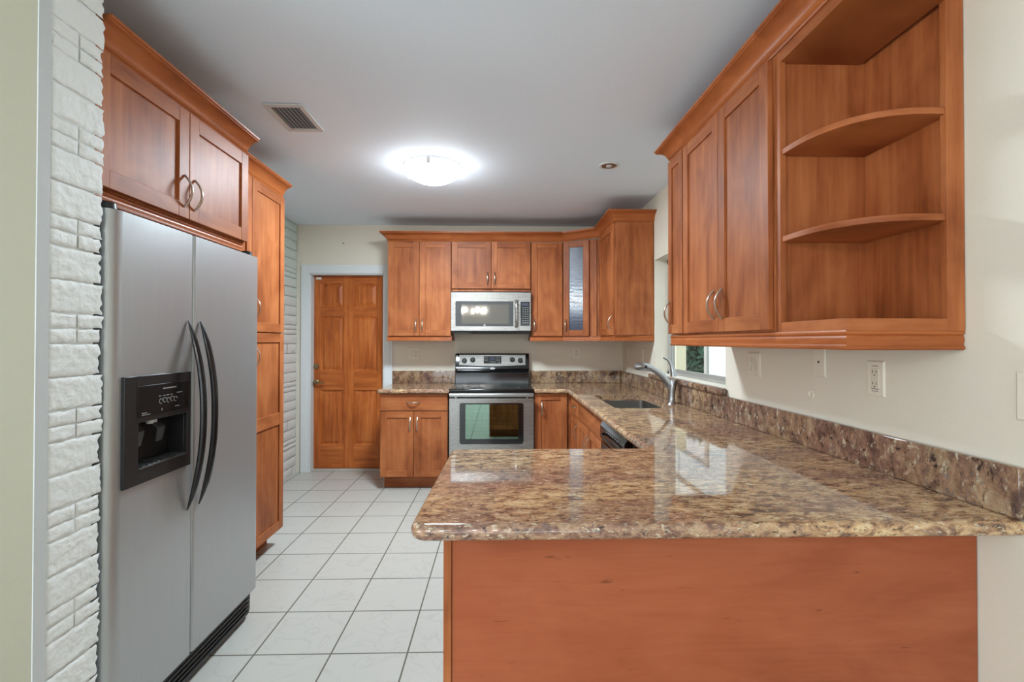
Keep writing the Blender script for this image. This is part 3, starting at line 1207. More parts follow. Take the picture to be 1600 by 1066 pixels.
def shell(y0, y1):
    m = MB()
    m.box(SF, XW - .03, y0, y0 + .018, .115, CB - .002)
    m.box(SF, XW - .03, y1 - .018, y1, .115, CB - .002)
    m.box(SF, XW - .03, y0 + .018, y1 - .018, .115, .135)
    m.box(XW - .036, XW - .03, y0 + .018, y1 - .018, .135, CB - .002)
    m.box(SF, SF + .018, y0 + .018, y1 - .018, .135, .155)
    m.box(SF, SF + .018, y0 + .018, y1 - .018, .70, .74)
    m.box(SF, SF + .018, y0 + .018, y1 - .018, .84, CB - .002)
    return m


c = thing('base_cabinet', 'cherry base cabinet with a small drawer, in the corner between stove and sink', 'cabinet', (.97, 4.1, 0))
body(c, shell(3.93, 4.436))
toe(c, SF + .08, XW - .04, 3.94, 4.43, 0, .115)
d = shaker_door(c, FS, 3.936, 4.33, .722, .872, None, name='drawer', slab=True)
arch_handle(d, FS @ Matrix.Translation((0, .02, 0)), 4.1, .8, upright=False)
shaker_door(c, FS, 3.936, 4.33, .12, .714, (3.985, .6))

c = thing('base_cabinet', 'cherry base cabinet under the sink, plain false front over two doors', 'cabinet', (.97, 3.41, 0))
body(c, shell(3.022, 3.926))
toe(c, SF + .08, XW - .04, 3.03, 3.92, 0, .115)
shaker_door(c, FS, 3.03, 3.93, .722, .872, None, name='false_front', slab=True)
shaker_door(c, FS, 3.03, 3.473, .12, .714, (3.435, .6))
shaker_door(c, FS, 3.477, 3.93, .12, .714, (3.515, .6))

c = thing('dishwasher', 'black dishwasher set under the granite worktop near the sink', 'dishwasher', (.97, 2.71, 0))
build('body', boxmb(SF + .01, XW - .04, 2.415, 3.012, .1, CB - .006), M_BLACK, c, bevel=.003)
toe_ = build('kick_plate', boxmb(SF + .06, XW - .06, 2.42, 3.008, 0, .1), M_BLACK, c)
dd = build('door', boxmb(SF - .03, SF + .01, 2.42, 3.008, .11, .735), M_BLACKG, c, bevel=.006)
cp = MB()
cp.prism([(SF + .01, .742), (SF - .026, .742), (SF - .034, .76), (SF - .034, .835), (SF - .012, .866), (SF + .01, .866)], 2.42, 3.008, 1)
cpo = build('control_panel', cp, M_BLACKG, c, bevel=.002)
mb = MB()
mb.tube([(SF - .036, 2.5, .79), (SF - .05, 2.53, .79), (SF - .056, 2.71, .79), (SF - .05, 2.9, .79), (SF - .036, 2.93, .79)], .008, 10)
build('handle', mb, M_CHAR, cpo)
for k in range(6):
    build('button', boxmb(SF - .0348, SF - .034, 2.56 + k * .05, 2.575 + k * .05, .818, .824), M_GREY, cpo)

# peninsula
PX0, PY0, PY1 = -.146, 1.275, 1.935
c = thing('peninsula_cabinet', 'peninsula cabinet with a broad plain cherry back panel facing the room', 'cabinet', (.55, 1.6, 0))
body(c, boxmb(PX0 + .003, XW - .004, PY0 + .006, PY1, .1, CB - .002))
build('base_plinth', boxmb(PX0 + .003, XW - .004, PY0 + .006, PY1 - .08, 0, .1), M_H, c)
build('back_panel', boxmb(PX0 + .022, XW - .003, PY0, PY0 + .006, 0, CB - .001), M_PANEL, c, bevel=.0008)
build('end_stile', boxmb(PX0, PX0 + .021, PY0 - .004, PY0 + .03, 0, CB - .001), M_V, c, bevel=.0015)
FPN = basis((0, PY1, 0), (1, 0, 0), (0, 1, 0))
shaker_door(c, FPN, -.14, .245, .12, .872, (.21, .74))
shaker_door(c, FPN, .249, .63, .12, .872, (.285, .74))

# ------------------------------------------------------------------ worktops, upstands, ledge


def rounded(pts, rad, n=6):
    out = []
    L = len(pts)
    for k in range(L):
        p0, p1, p2 = Vector(pts[k - 1]), Vector(pts[k]), Vector(pts[(k + 1) % L])
        r = rad[k]
        if r <= 0:
            out.append(tuple(p1))
            continue
        a, b = (p0 - p1).normalized(), (p2 - p1).normalized()
        half = math.acos(max(-1, min(1, a.dot(b)))) / 2
        t = r / math.tan(half)
        c = p1 + (a + b).normalized() * (r / math.sin(half))
        s, e = p1 + a * t, p1 + b * t
        va, vb = s - c, e - c
        ang = va.angle(vb)
        for j in range(n + 1):
            f = j / n
            q = (va * math.sin((1 - f) * ang) + vb * math.sin(f * ang)) / math.sin(ang)
            out.append(tuple(c + q))
    return out


def inset(pts, rad, d):
    """polygon moved inwards by d (points run counter-clockwise), its corner radii changed to suit"""
    q, r = [], []
    L = len(pts)
    for k in range(L):
        p0, p1, p2 = Vector(pts[k - 1]), Vector(pts[k]), Vector(pts[(k + 1) % L])
        a, b = (p1 - p0).normalized(), (p2 - p1).normalized()
        na, nb = Vector((-a.y, a.x)), Vector((-b.y, b.x))
        m = na + nb
        q.append(tuple(p1 + m / m.dot(na) * d))
        convex = a.x * b.y - a.y * b.x > 0
        r.append(0 if rad[k] == 0 else max(.002, rad[k] - d if convex else rad[k] + d))
    return rounded(q, r)


def slab(pts, rad, hole, z0, z1):
    mb = MB()
    bm = mb.bm
    area_ = sum(pts[k - 1][0] * pts[k][1] - pts[k][0] * pts[k - 1][1] for k in range(len(pts)))
    if area_ < 0:
        pts, rad = pts[::-1], rad[::-1]
    prof = []
    r, t = .018, z1 - z0
    for k in range(9):
        a = PI / 2 * k / 8
        prof.append((r - r * math.sin(a), z1 - r + r * math.cos(a)))
    for k in range(9):
        a = PI / 2 * k / 8
        prof.append((r - r * math.cos(a), z0 + r - r * math.sin(a)))
    loops = [[bm.verts.new((p[0], p[1], z)) for p in inset(pts, rad, d)] for d, z in prof]
    n = len(loops[0])
    for a, b in zip(loops, loops[1:]):
        for k in range(n):
            mb.face([a[k], a[(k + 1) % n], b[(k + 1) % n], b[k]])
    holes = [[bm.verts.new((p[0], p[1], z)) for p in hole] for z in (z1, z0)] if hole else [None, None]
    for loop, h in ((loops[0], holes[0]), (loops[-1], holes[1])):
        edges = []
        for lp in ([loop, h] if h else [loop]):
            for k in range(len(lp)):
                e = bm.edges.get((lp[k], lp[(k + 1) % len(lp)])) or bm.edges.new((lp[k], lp[(k + 1) % len(lp)]))
                edges.append(e)
        if h:
            bmesh.ops.triangle_fill(bm, use_beauty=True, edges=edges)
        else:
            mb.face(loop)
    if hole:
        a, b = holes
        for k in range(len(a)):
            mb.face([a[k], a[(k + 1) % len(a)], b[(k + 1) % len(a)], b[k]])
    return mb


SK = (.757, 1.162, 3.135, 3.875)
hole = rounded([(SK[0], SK[2]), (SK[1], SK[2]), (SK[1], SK[3]), (SK[0], SK[3])], [.03] * 4)
wt = build('worktop', slab([(.316, 4.388), (.612, 4.388), (.604, 1.975), (-.194, 1.975), (-.216, 1.148), (XW - .002, 1.148), (XW - .002, YB - .002), (.316, YB - .002)],
                           [0, .012, .035, .03, .042, 0, 0, 0], hole, CB, CT), M_GTOP, None, level_flat=True)
tag(wt, 'polished brown granite worktop running from the stove round the sink to the peninsula', 'countertop')
wl = build('worktop', slab([(-1.112, 4.388), (-.458, 4.388), (-.458, YB - .002), (-1.112, YB - .002)], [.03, 0, 0, 0], None, CB, CT), M_GTOP, None, level_flat=True)
tag(wl, 'short polished granite worktop between the wooden door and the stove', 'countertop')
ST = 1.046
g = 'granite upstands'
tag(build('backsplash', boxmb(-1.108, -.462, YB - .022, YB - .001, CT + .0005, ST), M_GSPL, None, bevel=.003), 'low granite backsplash under the double outlet, left of the stove', 'backsplash', g)
tag(build('backsplash', boxmb(.318, XW - .026, YB - .022, YB - .001, CT + .0005, ST), M_GSPL, None, bevel=.003), 'low granite backsplash on the back wall, right of the stove', 'backsplash', g)
mb = MB()
mb.box(XW - .022, XW - .001, WY1 + .06, YB - .001, CT + .0005, ST)
mb.box(XW - .025, XW - .001, WY0 - .03, WY1 + .058, CT + .0005, WZ0 - .04)
mb.box(XW - .022, XW - .001, .9 + .25, WY0 - .032, CT + .0005, ST)
tag(build('backsplash', mb, M_GSPL, None, bevel=.003), 'long granite backsplash along the right wall beneath the window', 'backsplash', g)
mb = boxmb(XW - .045, XW - .0005, WY0 - .03, WY1 + .05, WZ0 - .039, WZ0 + .001)
tag(build('granite_ledge', mb, M_GSPL, None, bevel=.014, seg=4), 'rounded granite ledge in front of the window sill', 'ledge')

# ------------------------------------------------------------------ sink and faucet
sk = thing('sink', 'undermount stainless steel sink set in the granite worktop', 'sink', (.96, 3.5, .68))
rings = []
for ins, z in ((-.012, CB - .001), (.0, CB - .001), (.002, .74), (.012, .705), (.04, .69)):
    rings.append([(p[0], p[1], z) for p in rounded([(SK[0] + ins, SK[2] + ins), (SK[1] - ins, SK[2] + ins), (SK[1] - ins, SK[3] - ins), (SK[0] + ins, SK[3] - ins)], [.04] * 4)])
mb = MB()
mb.rings(rings, cap=False)
mb.face([mb.v(p) for p in rings[-1]])
build('basin', mb, M_STEELD, sk)
build('drain', MB().lathe([(.045, .692), (.045, .694), (.038, .695), (.03, .69), (.02, .689)], (.96, 3.5, 0), 2, 24), M_STEELX, sk)

fa = thing('faucet', 'brushed metal pull-out kitchen faucet at the sink before the window', 'faucet', (1.19, 3.36, CT))
FXY = (1.19, 3.36)


def fp(px, py, y=None):
    """point above the worktop at the faucet's distance for a measured outline"""
    y = y or FXY[1]
    d = (rgt * ((px - 800) / F_PX) + up * ((CY - py) / F_PX) + fwd)
    t = y / d.y
    return (d.x * t, y, CAM_H + d.z * t)


bx, by = fp(1049.5, 628)[0], FXY[1]
col = [(bx, by, CT), (bx, by, CT + .012), (bx - .001, by, CT + .05), (bx + .002, by, CT + .1), (bx + .004, by, CT + .14), (bx + .004, by, CT + .168)]
mb = MB().tube(col, [.031, .024, .0225, .026, .03, .0255], 18)
build('body', mb, M_FAUCET, fa)
sp = [fp(1048, 603), fp(1043, 597), fp(1036, 588), fp(1026, 580.5), fp(1018, 576)]
mb = MB().tube(sp, [.026, .0245, .022, .0205, .0195], 16)
build('spout', mb, M_FAUCET, fa)
hd = [fp(1018, 576), fp(1011, 573.2), fp(1004, 571.8), fp(998, 572), fp(993.5, 573.5), fp(991.3, 574.8)]
mb = MB().tube(hd, [.0215, .0255, .028, .0275, .0225, .011], 16)
hh = build('spray_head', mb, M_FAUCET, fa)
q = fp(1007.5, 572.8)
mb = MB().lathe([(.01, -.025), (.01, -.0285), (.006, -.029)], (q[0], q[1], q[2]), 1, 14)
build('spray_button', mb, M_BLACK, hh)
ha = [fp(1052.5, 588), fp(1052, 581), fp(1049.5, 572), fp(1046, 565), fp(1042, 561), fp(1037, 559)]
mb = MB().tube(ha, [.023, .019, .0115, .0095, .009, .0075], 14)
build('lever_handle', mb, M_FAUCET, fa)

# ------------------------------------------------------------------ stove
SX0, SX1, SY0 = -.452, .309, 4.362
st = thing('stove', 'freestanding stainless electric stove with black glass cooktop', 'stove', (-.07, 4.7, 0))
mb = MB()
mb.box(SX0 + .006, SX0 + .02, SY0 + .05, YB - .03, .03, .9)
mb.box(SX1 - .02, SX1 - .006, SY0 + .05, YB - .03, .03, .9)
mb.box(SX0 + .02, SX1 - .02, YB - .05, YB - .03, .03, .9)
mb.box(SX0 + .02, SX1 - .02, SY0 + .05, YB - .05, .03, .05)
mb.box(SX0 + .02, SX1 - .02, SY0 + .048, SY0 + .06, .845, .9)
body_ = build('body', mb, M_BLACK, st, bevel=.002)
mb = boxmb(SX0 - .002, SX1 + .002, SY0 + .012, YB - .075, .898, .922)
ck = build('cooktop', mb, M_BLACKG, st, bevel=.007, seg=3)
mb = MB()
for (x, y, r) in ((-.25, 4.54, .1), (.11, 4.54, .08), (-.25, 4.81, .075), (.11, 4.81, .1)):
    mb = MB()
    mb.tube([(x + r * math.cos(a * PI / 18), y + r * math.sin(a * PI / 18), .9222) for a in range(37)], .0012, 5)
    build('burner_ring', mb, M_DGREY, ck)
# backguard: black sweeping housing with a stainless fascia
mb = MB()
prof = [(YB - .03, .9), (YB - .105, .9), (YB - .108, .935), (YB - .094, 1.02), (YB - .1, 1.05), (YB - .112, 1.075), (YB - .1, 1.105), (YB - .082, 1.215), (YB - .072, 1.228), (YB - .03, 1.228)]
mb.prism(prof, SX0 - .002, SX1 - .006, 0)
bgd = build('backguard', mb, M_BLACKG, st, bevel=.005, seg=3)
T = Matrix.Translation((0, YB - .1, 1.105)) @ Matrix.Rotation(-math.atan2(.018, .11), 4, 'X')
mb = MB()
mb.M = T
mb.rings([[(-.413, -.0005, .004), (-.2, -.0005, -.006), (-.07, -.0005, -.009), (.06, -.0005, -.006), (.265, -.0005, .004), (.265, -.0005, .11), (-.413, -.0005, .11)],
          [(-.413, -.006, .004), (-.2, -.006, -.006), (-.07, -.006, -.009), (.06, -.006, -.006), (.265, -.006, .004), (.265, -.006, .11), (-.413, -.006, .11)]])
build('control_panel', mb, M_STEELX, bgd, bevel=.001)
for kx_, kz in ((-.36, .049), (-.275, .058), (.13, .06), (.213, .052)):
    mb = MB()
    mb.M = T
    mb.lathe([(.026, -.006), (.026, -.01), (.022, -.013), (.021, -.03), (.017, -.034)], (kx_, 0, kz), 1, 24)
    mb.box(kx_ - .003, kx_ + .003, -.04, -.03, kz - .018, kz + .018)
    build('knob', mb, M_BLACK, bgd)
mb = MB()
mb.M = T
mb.box(-.162, .018, -.009, -.005, .02, .094)
dsp = build('clock_panel', mb, M_BLACKG, bgd, bevel=.002)
mb = MB()
mb.M = T
mb.box(-.098, -.046, -.0098, -.0088, .06, .082)
build('display', mb, M_LCD, bgd)
mb = MB()
mb.M = T
for x, z in ((-.15, .078), (-.13, .078), (-.15, .055), (-.13, .055), (-.025, .078), (-.005, .078), (-.025, .055), (-.005, .055), (-.09, .035), (-.07, .035), (-.05, .035), (-.005, .032)):
    mb = MB()
    mb.M = T
    mb.box(x - .005, x + .005, -.0096, -.0088, z - .003, z + .003)
    build('button', mb, M_GREY, bgd)
for x in (-.215, .068):
    mb = MB()
    mb.M = T
    mb.box(x - .003, x + .003, -.0072, -.0058, .064, .07)
    build('indicator', mb, M_GREY, bgd)
mb = MB()
mb.lathe([(1, 0), (1, -.6), (.8, -1)], (0, 0, 0), 1, 28)
for v in mb.bm.verts:
    v.co = Vector((v.co.x * .027 - .073, v.co.y * .005 + YB - .1105, v.co.z * .0115 + 1.076))
build('badge', mb, M_LIGHTGREY, bgd)['label'] = 'silver oval badge'
# oven door: stainless frame round a black window
dz0, dz1 = .29, .838
mb = MB()
wx0, wx1, wz0, wz1 = SX0 + .095, SX1 - .094, .428, .796
mb.box(SX0, wx0, SY0, SY0 + .04, dz0, dz1)
mb.box(wx1, SX1, SY0, SY0 + .04, dz0, dz1)
mb.box(wx0, wx1, SY0, SY0 + .04, dz0, wz0)
mb.box(wx0, wx1, SY0, SY0 + .04, wz1, dz1)
od = build('oven_door', mb, M_STEELX, st)
mb = MB()
gx0, gx1, gz0, gz1 = wx0 + .05, wx1 - .045, wz0 + .045, wz1 - .012
for loop in (1,):
    o_ = rounded([(wx0, wz0), (wx1, wz0), (wx1, wz1), (wx0, wz1)], [.02] * 4, 5)
    i_ = rounded([(gx0, gz0), (gx1, gz0), (gx1, gz1), (gx0, gz1)], [.006] * 4, 5)
    y0, y1 = SY0 - .002, SY0 + .03
    R0 = [mb.v((p[0], y0, p[1])) for p in o_]
    R1 = [mb.v((p[0], y0, p[1])) for p in i_]
    R2 = [mb.v((p[0], y1, p[1])) for p in i_]
    R3 = [mb.v((p[0], y1, p[1])) for p in o_]
    n = len(R0)
    for a, b in ((R0, R1), (R1, R2), (R2, R3), (R3, R0)):
        for k in range(n):
            mb.face([a[k], a[(k + 1) % n], b[(k + 1) % n], b[k]])
ow = build('window_frame', mb, M_BLACKG, od)
build('window_glass', boxmb(gx0 - .002, gx1 + .002, SY0 + .004, SY0 + .008, gz0 - .002, gz1 + .002), M_OVENGLASS, od)
mb = MB()
r_ = rounded([(wx0 - .003, wz0 - .003), (wx1 + .003, wz0 - .003), (wx1 + .003, wz1 + .003), (wx0 - .003, wz1 + .003)], [.022] * 4, 5)
mb.tube([(p[0], SY0 - .001, p[1]) for p in r_ + r_[:1]], .003, 6)
build('window_trim', mb, M_STEELX, od)
mb = MB()
prof = [(SY0 - .006, .852), (SY0 - .03, .853), (SY0 - .037, .862), (SY0 - .037, .878), (SY0 - .03, .887), (SY0 - .012, .889), (SY0 - .006, .88)]
mb.prism(prof, SX0 + .002, SX1 - .002, 0)
for x in (SX0 + .05, SX1 - .07):
    mb.box(x, x + .02, SY0 - .012, SY0 + .02, .832, .87)
build('handle', mb, M_STEELX, od, bevel=.002)
mb = MB()
for z in (.52, .575, .64):
    mb.tube([(SX0 + .05, SY0 + .085, z), (SX1 - .05, SY0 + .085, z)], .003, 6)
    mb.tube([(SX0 + .05, YB - .12, z), (SX1 - .05, YB - .12, z)], .003, 6)
    for k in range(14):
        x = SX0 + .07 + k * .0475
        mb.tube([(x, SY0 + .085, z + .003), (x, YB - .12, z + .003)], .0016, 5)
build('oven_rack', mb, M_STEELX, st)
mb = MB()
mb.box(SX0 + .022, SX1 - .022, YB - .1, YB - .09, .3, .84)
mb.box(SX0 + .022, SX0 + .03, SY0 + .06, YB - .1, .3, .84)
mb.box(SX1 - .03, SX1 - .022, SY0 + .06, YB - .1, .3, .84)
mb.box(SX0 + .03, SX1 - .03, SY0 + .06, YB - .1, .3, .31)
build('oven_cavity', mb, M_OVENIN, st)
build('storage_drawer', boxmb(SX0, SX1, SY0, SY0 + .045, .06, .282), M_STEELX, st, bevel=.004)
for x in (SX0 + .06, SX1 - .06):
    for y in (SY0 + .1, YB - .1):
        build('foot', MB().lathe([(.018, 0), (.018, .032)], (x, y, 0), 2, 12), M_BLACK, st)

# ------------------------------------------------------------------ microwave
MX0, MX1, MY = -.466, .301, 4.645
mw = thing('microwave', 'stainless over-the-range microwave with a dark window', 'microwave', (-.08, 4.84, 1.425))
build('body', boxmb(MX0 + .004, MX1 - .004, MY + .03, YB - .002, 1.432, 1.836), M_BLACK, mw, bevel=.003)
mb = MB()
dx1 = .183
nx0, nx1, nz0, nz1 = -.424, .133, 1.497, 1.738
mb.box(MX0, nx0, MY, MY + .028, 1.455, 1.824)
mb.box(nx1, dx1, MY, MY + .028, 1.455, 1.824)
mb.box(nx0, nx1, MY, MY + .028, 1.455, nz0)
mb.box(nx0, nx1, MY, MY + .028, nz1, 1.824)
md = build('door', mb, M_STEELX, mw)
build('window_frame', MB().prism(rounded([(nx0, nz0), (nx1, nz0), (nx1, nz1), (nx0, nz1)], [.012] * 4, 4), MY - .0015, MY + .01, 1), M_DGREY, md)
build('window_glass', boxmb(-.366, .087, MY - .0025, MY - .001, 1.522, 1.707), M_MICROGLASS, md)
mb = MB()
hp = []
for k in range(15):
    t = -1 + 2 * k / 14
    hp.append((.161, MY - .004 - .032 * (1 - t ** 4), 1.618 + t * .126))
mb.tube(hp, .0145, 12, flat=((0, 1, 0), .7))
build('handle', mb, M_STEELX, md)
build('badge', MB().lathe([(.011, 0), (.011, -.002)], (-.145, MY - .0015, 1.508), 1, 20), M_GREY, md)
cpn = build('control_panel', boxmb(dx1 + .003, MX1, MY, MY + .03, 1.455, 1.824), M_STEELX, mw, bevel=.002)
build('keypad', boxmb(.2, .289, MY - .002, MY + .002, 1.503, 1.734), M_BLACKG, cpn, bevel=.001)
build('display', boxmb(.212, .276, MY - .003, MY - .0015, 1.698, 1.722), M_LCD, cpn)
mb = MB()
for r in range(8):
    for q_ in range(3):
        x, z = .22 + q_ * .022, 1.675 - r * .021
        mb.box(x, x + .012, MY - .0028, MY - .0018, z, z + .006)
build('key_marks', mb, M_GREY, cpn)
mb = MB()
mb.prism([(MY + .004, 1.453), (MY + .03, 1.424), (MY + .2, 1.424), (MY + .2, 1.453)], MX0 + .008, MX1 - .006, 0)
mb.box(MX0 + .03, MX0 + .19, MY + .022, MY + .028, 1.426, 1.433)
build('bottom_vent', mb, M_DGREY, mw, bevel=.002)
build('top_vent', boxmb(MX0 + .004, MX1 - .004, MY + .03, MY + .06, 1.826, 1.836), M_BLACK, mw)

# ------------------------------------------------------------------ ceiling fittings
LX, LY = -.462, 3.33
cl = thing('ceiling_light', 'lit round white glass ceiling light with small clips', 'light', (LX, LY, ZC))
build('base_pan', MB().lathe([(.2, ZC - .0005), (.203, ZC - .012), (.2, ZC - .03), (.02, ZC - .031)], (LX, LY, 0), 2, 48), M_TRIM, cl)
prof = [(.001, ZC - .12)]
rs = (.206 ** 2 + .086 ** 2) / (2 * .086)
for k in range(1, 13):
    t = k / 12 * math.asin(.206 / rs)
    prof.append((rs * math.sin(t), ZC - .12 + rs * (1 - math.cos(t))))
build('glass_dome', MB().lathe(prof + [(.2, ZC - .031), (.19, ZC - .031)], (LX, LY, 0), 2, 64), M_LAMP, cl)
l_ = bpy.data.lights.new('ceiling_light_bulbs', 'AREA')
l_.shape, l_.size, l_.energy, l_.color = 'DISK', .36, 78, (.7, .87, 1)
lo = bpy.data.objects.new('ceiling_light_bulbs', l_)
COL.objects.link(lo)
lo.parent = cl
lo.location = (0, 0, -.036)
for k in range(3):
    a = -PI / 2 + PI + PI * 2 / 3 * k - PI * .02 if k else -PI / 2
    a = -PI / 2 + 2 * PI / 3 * k
    mb = MB()
    mb.M = Matrix.Translation((LX, LY, 0)) @ Matrix.Rotation(a, 4, 'Z')
    mb.box(.196, .214, -.011, .011, ZC - .05, ZC - .012)
    mb.box(.185, .214, -.011, .011, ZC - .054, ZC - .048)
    build('clip', mb, M_VENT, cl, bevel=.003)

vx0, vx1, vy0, vy1 = -1.205, -1.0, 2.46, 2.775
vt = thing('air_vent', 'grey louvred rectangular air vent in the ceiling', 'vent', (-1.1, 2.62, ZC))
mb = MB()
fw = .03
mb.box(vx0, vx0 + fw, vy0, vy1, ZC - .012, ZC - .001)
mb.box(vx1 - fw, vx1, vy0, vy1, ZC - .012, ZC - .001)
mb.box(vx0 + fw, vx1 - fw, vy0, vy0 + fw, ZC - .012, ZC - .001)
mb.box(vx0 + fw, vx1 - fw, vy1 - fw, vy1, ZC - .012, ZC - .001)
build('frame', mb, M_VENT, vt, bevel=.004)
build('backing', boxmb(vx0 + .02, vx1 - .02, vy0 + .02, vy1 - .02, ZC - .0025, ZC - .0012), M_VENTD, vt)
mb = MB()
for k in range(7):
    x = vx0 + fw + .006 + k * .0205
    mb.rings([[(x, vy0 + fw, ZC - .003), (x + .0025, vy0 + fw, ZC - .003), (x + .012, vy0 + fw, ZC - .014), (x + .0095, vy0 + fw, ZC - .014)],
              [(x, vy1 - fw, ZC - .003), (x + .0025, vy1 - fw, ZC - .003), (x + .012, vy1 - fw, ZC - .014), (x + .0095, vy1 - fw, ZC - .014)]])
build('louvre', mb, M_VENT, vt)

dl_ = thing('recessed_light', 'small unlit recessed downlight in the ceiling near the window', 'light', (.747, 3.275, ZC))
build('trim_ring', MB().lathe([(.07, ZC - .0005), (.07, ZC - .006), (.062, ZC - .009), (.052, ZC - .007), (.052, ZC - .0005)], (.747, 3.275, 0), 2, 40, cap=False), M_TRIM, dl_)
build('reflector', MB().lathe([(.052, ZC - .006), (.042, ZC - .002), (.02, ZC - .0008)], (.747, 3.275, 0), 2, 32), M_STEELX, dl_)
build('lamp_face', MB().lathe([(.02, ZC - .006), (.018, ZC - .012), (.002, ZC - .013)], (.747, 3.275, 0), 2, 24), M_LIGHTGREY, dl_)

# ------------------------------------------------------------------ outlets and switches


def wall_plate(name, label, cat, face, a0, a1, z0, z1, devices, group='ivory wall plates'):
    """face 'R' = right wall (a = y), 'B' = back wall (a = x); devices = (kind, a, z)"""
    if face == 'R':
        M = basis((XW, 0, 0), (0, -1, 0), (-1, 0, 0))
        a0, a1 = -a1, -a0
        devices = [(k, -a, z) for k, a, z in devices]
        base = (XW, -(a0 + a1) / 2, z0)
    else:
        M = basis((0, YB, 0), (1, 0, 0), (0, -1, 0))
        base = ((a0 + a1) / 2, YB, z0)
    t = thing(name, label, cat, base, group)
    mb = MB()
    mb.M = M
    mb.rings([[(a0, .0005, z0), (a1, .0005, z0), (a1, .0005, z1), (a0, .0005, z1)],
              [(a0, .003, z0), (a1, .003, z0), (a1, .003, z1), (a0, .003, z1)],
              [(a0 + .005, .0065, z0 + .005), (a1 - .005, .0065, z0 + .005), (a1 - .005, .0065, z1 - .005), (a0 + .005, .0065, z1 - .005)]])
    build('plate', mb, M_PLATE, t)
    for k, a, z in devices:
        if k in ('outlet', 'gfci'):
            mb = MB()
            mb.M = M
            mb.box(a - .0168, a + .0168, .0055, .0085, z - .034, z + .034)
            d = build('receptacle', mb, M_PLATEI, t, bevel=.001)
            mb = MB()
            mb.M = M
            for dz in (-.02, .02):
                mb.box(a - .0085, a - .0062, .0082, .009, z + dz - .001, z + dz + .008)
                mb.box(a + .0062, a + .0085, .0082, .009, z + dz - .001, z + dz + .007)
                mb.lathe([(.0028, .0082), (.0028, .009)], (a, 0, z + dz - .008), 1, 10)
            if k == 'gfci':
                mb.box(a - .017, a + .017, .0062, .0068, z - .0365, z - .0345)
                for q in range(4):
                    for zz in (.043, -.043):
                        mb.box(a - .013 + q * .007, a - .009 + q * .007, .0063, .0068, z + zz - .0015, z + zz + .0015)
            build('slots', mb, M_SLOT, d)
        elif k == 'switch':
            mb = MB()
            mb.M = M
            mb.rings([[(a - .0168, .0055, z - .034), (a + .0168, .0055, z - .034), (a + .0168, .0055, z + .034), (a - .0168, .0055, z + .034)],
                      [(a - .0168, .0075, z - .034), (a + .0168, .0075, z - .034), (a + .0168, .0115, z + .034), (a - .0168, .0115, z + .034)]])
            build('rocker', mb, M_PLATEI, t, bevel=.001)
        elif k == 'dimmer':
            mb = MB()
            mb.M = M
            mb.box(a - .0168, a + .0168, .0055, .0078, z - .034, z + .034)
            d = build('dimmer', mb, M_PLATEI, t, bevel=.001)
            mb = MB()
            mb.M = M
            mb.box(a - .011, a + .001, .0075, .0115, z - .026, z + .026)
            mb.box(a + .006, a + .012, .0075, .0105, z - .006, z + .012)
            build('slider', mb, M_PLATE, d, bevel=.001)
            mb = MB()
            mb.M = M
            for q in range(5):
                mb.box(a + .008, a + .014, .0076, .0082, z - .022 + q * .012, z - .02 + q * .012)
            build('marks', mb, M_SLOT, d)
        elif k == 'jack':
            mb = MB()
            mb.M = M
            mb.box(a - .008, a + .008, .006, .0072, z - .007, z + .007)
            d = build('jack', mb, M_PLATEI, t)
            mb = MB()
            mb.M = M
            mb.box(a - .005, a + .005, .0068, .0078, z - .004, z + .004)
            build('socket', mb, M_SLOT, d)
        if k != 'blank':
            for dz in (-.05, .05):
                mb = MB()
                mb.M = M
                mb.lathe([(.0028, .006), (.0028, .0072), (.001, .0074)], (a, 0, z + dz), 1, 10)
                build('screw', mb, M_PLATEI, t)
    return t


wall_plate('dimmer_switch', 'ivory dimmer switch plate just right of the window', 'switch', 'R', 2.352, 2.468, 1.178, 1.300, [('dimmer', 2.435, 1.239), ('switch', 2.388, 1.239)])
wall_plate('phone_jack_plate', 'ivory plate with one small jack half tucked under the light rail', 'wall plate', 'R', 1.875, 1.948, 1.212, 1.334, [('jack', 1.912, 1.273)])
wall_plate('power_outlet', 'ivory double power outlet below the open corner shelves', 'outlet', 'R', 1.582, 1.660, 1.168, 1.290, [('gfci', 1.621, 1.229)])
wall_plate('blank_plate', 'plain ivory plate cut by the right edge of the photo', 'wall plate', 'R', 1.095, 1.172, 1.160, 1.282, [('blank', 0, 0)])
wall_plate('switch_plate', 'slim ivory switch plate on right wall closest to the back corner', 'switch', 'R', 4.80, 4.875, 1.168, 1.288, [('switch', 4.838, 1.228)])
wall_plate('switch_plate', 'slim ivory plate on right wall beneath the plain cabinet end panel', 'switch', 'R', 4.30, 4.375, 1.168, 1.288, [('switch', 4.338, 1.228)])
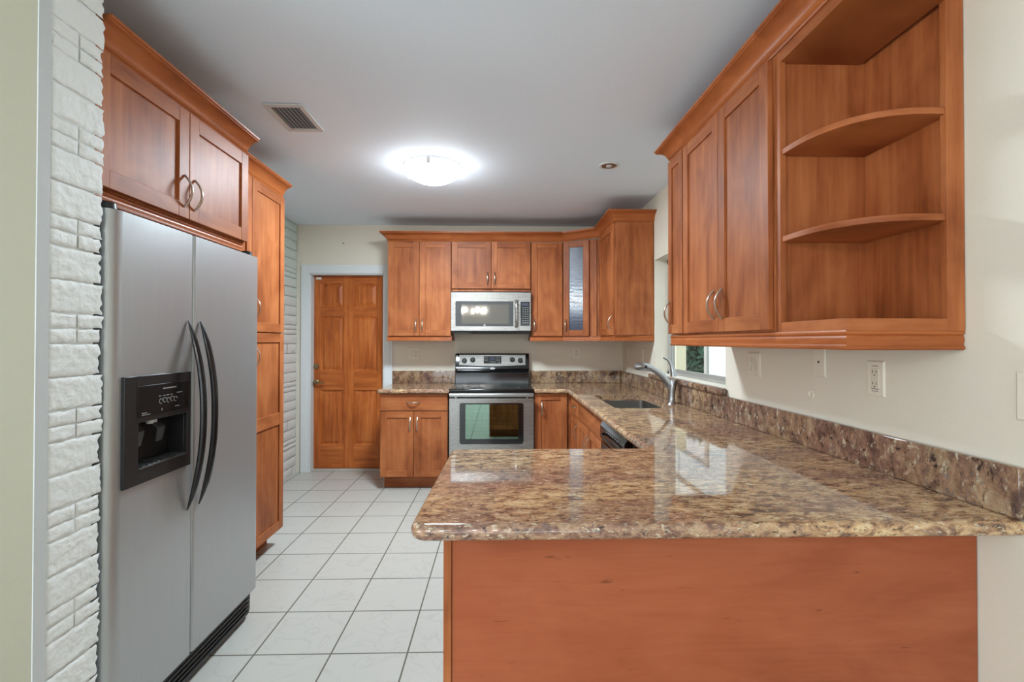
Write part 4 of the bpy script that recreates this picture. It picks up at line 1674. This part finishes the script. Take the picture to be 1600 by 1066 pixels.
wall_plate('outlet_plate', 'wide ivory plate with switch and outlet above the left granite worktop', 'outlet', 'B', -.949, -.832, 1.168, 1.284, [('switch', -.914, 1.226), ('outlet', -.868, 1.226)])
wall_plate('outlet_plate', 'single ivory outlet on the back wall right of the stove', 'outlet', 'B', .766, .846, 1.172, 1.292, [('outlet', .806, 1.232)])
mb = MB().lathe([(.021, -.001), (.021, -.005), (.016, -.008), (.008, -.006), (.006, -.0045)], (XW, 1.963, 1.138), 0, 28)
tag(build('wall_bumper', mb, M_PLATE), 'small round cream wall cap under the jack plate', 'cap')
mb = MB().lathe([(.005, -.001), (.006, -.006), (.003, -.008)], (-1.62, YB, 2.37), 1, 12)
tag(build('wall_screw', mb, M_DGREY), 'tiny dark screw left in the wall above the wooden door', 'screw')

# ------------------------------------------------------------------ chandelier over the dining side (seen mirrored in the microwave)
HX, HY, HZ = -.62, -1.5, 1.9
ch = thing('chandelier', 'candle chandelier mirrored in the microwave window', 'chandelier', (HX, HY, ZC))
mb = MB().lathe([(.012, -.12), (.03, -.1), (.015, -.05), (.035, 0), (.02, .06), (.008, .1), (.008, .2)], (HX, HY, HZ), 2, 20)
mb.tube([(HX, HY, HZ + .2), (HX, HY, ZC - .03)], .006, 8)
mb.lathe([(.06, ZC - .001), (.06, ZC - .015), (.02, ZC - .035)], (HX, HY, 0), 2, 24)
build('hub', mb, M_BRASS, ch)
for k in range(7):
    a = 2 * PI * k / 7 + .2
    dx, dy = math.cos(a), math.sin(a)
    mb = MB().tube([(HX + dx * r, HY + dy * r, HZ + z) for r, z in ((.02, 0), (.1, -.06), (.2, -.07), (.28, -.03), (.3, .02))], .007, 8)
    mb.lathe([(.028, .02), (.022, .028), (.011, .03), (.011, .1)], (HX + dx * .3, HY + dy * .3, HZ), 2, 14)
    ar = build('arm', mb, M_BRASS, ch)
    mb = MB().lathe([(.006, .1), (.016, .125), (.013, .155), (.002, .185)], (HX + dx * .3, HY + dy * .3, HZ), 2, 14)
    build('bulb', mb, M_BULB, ar)
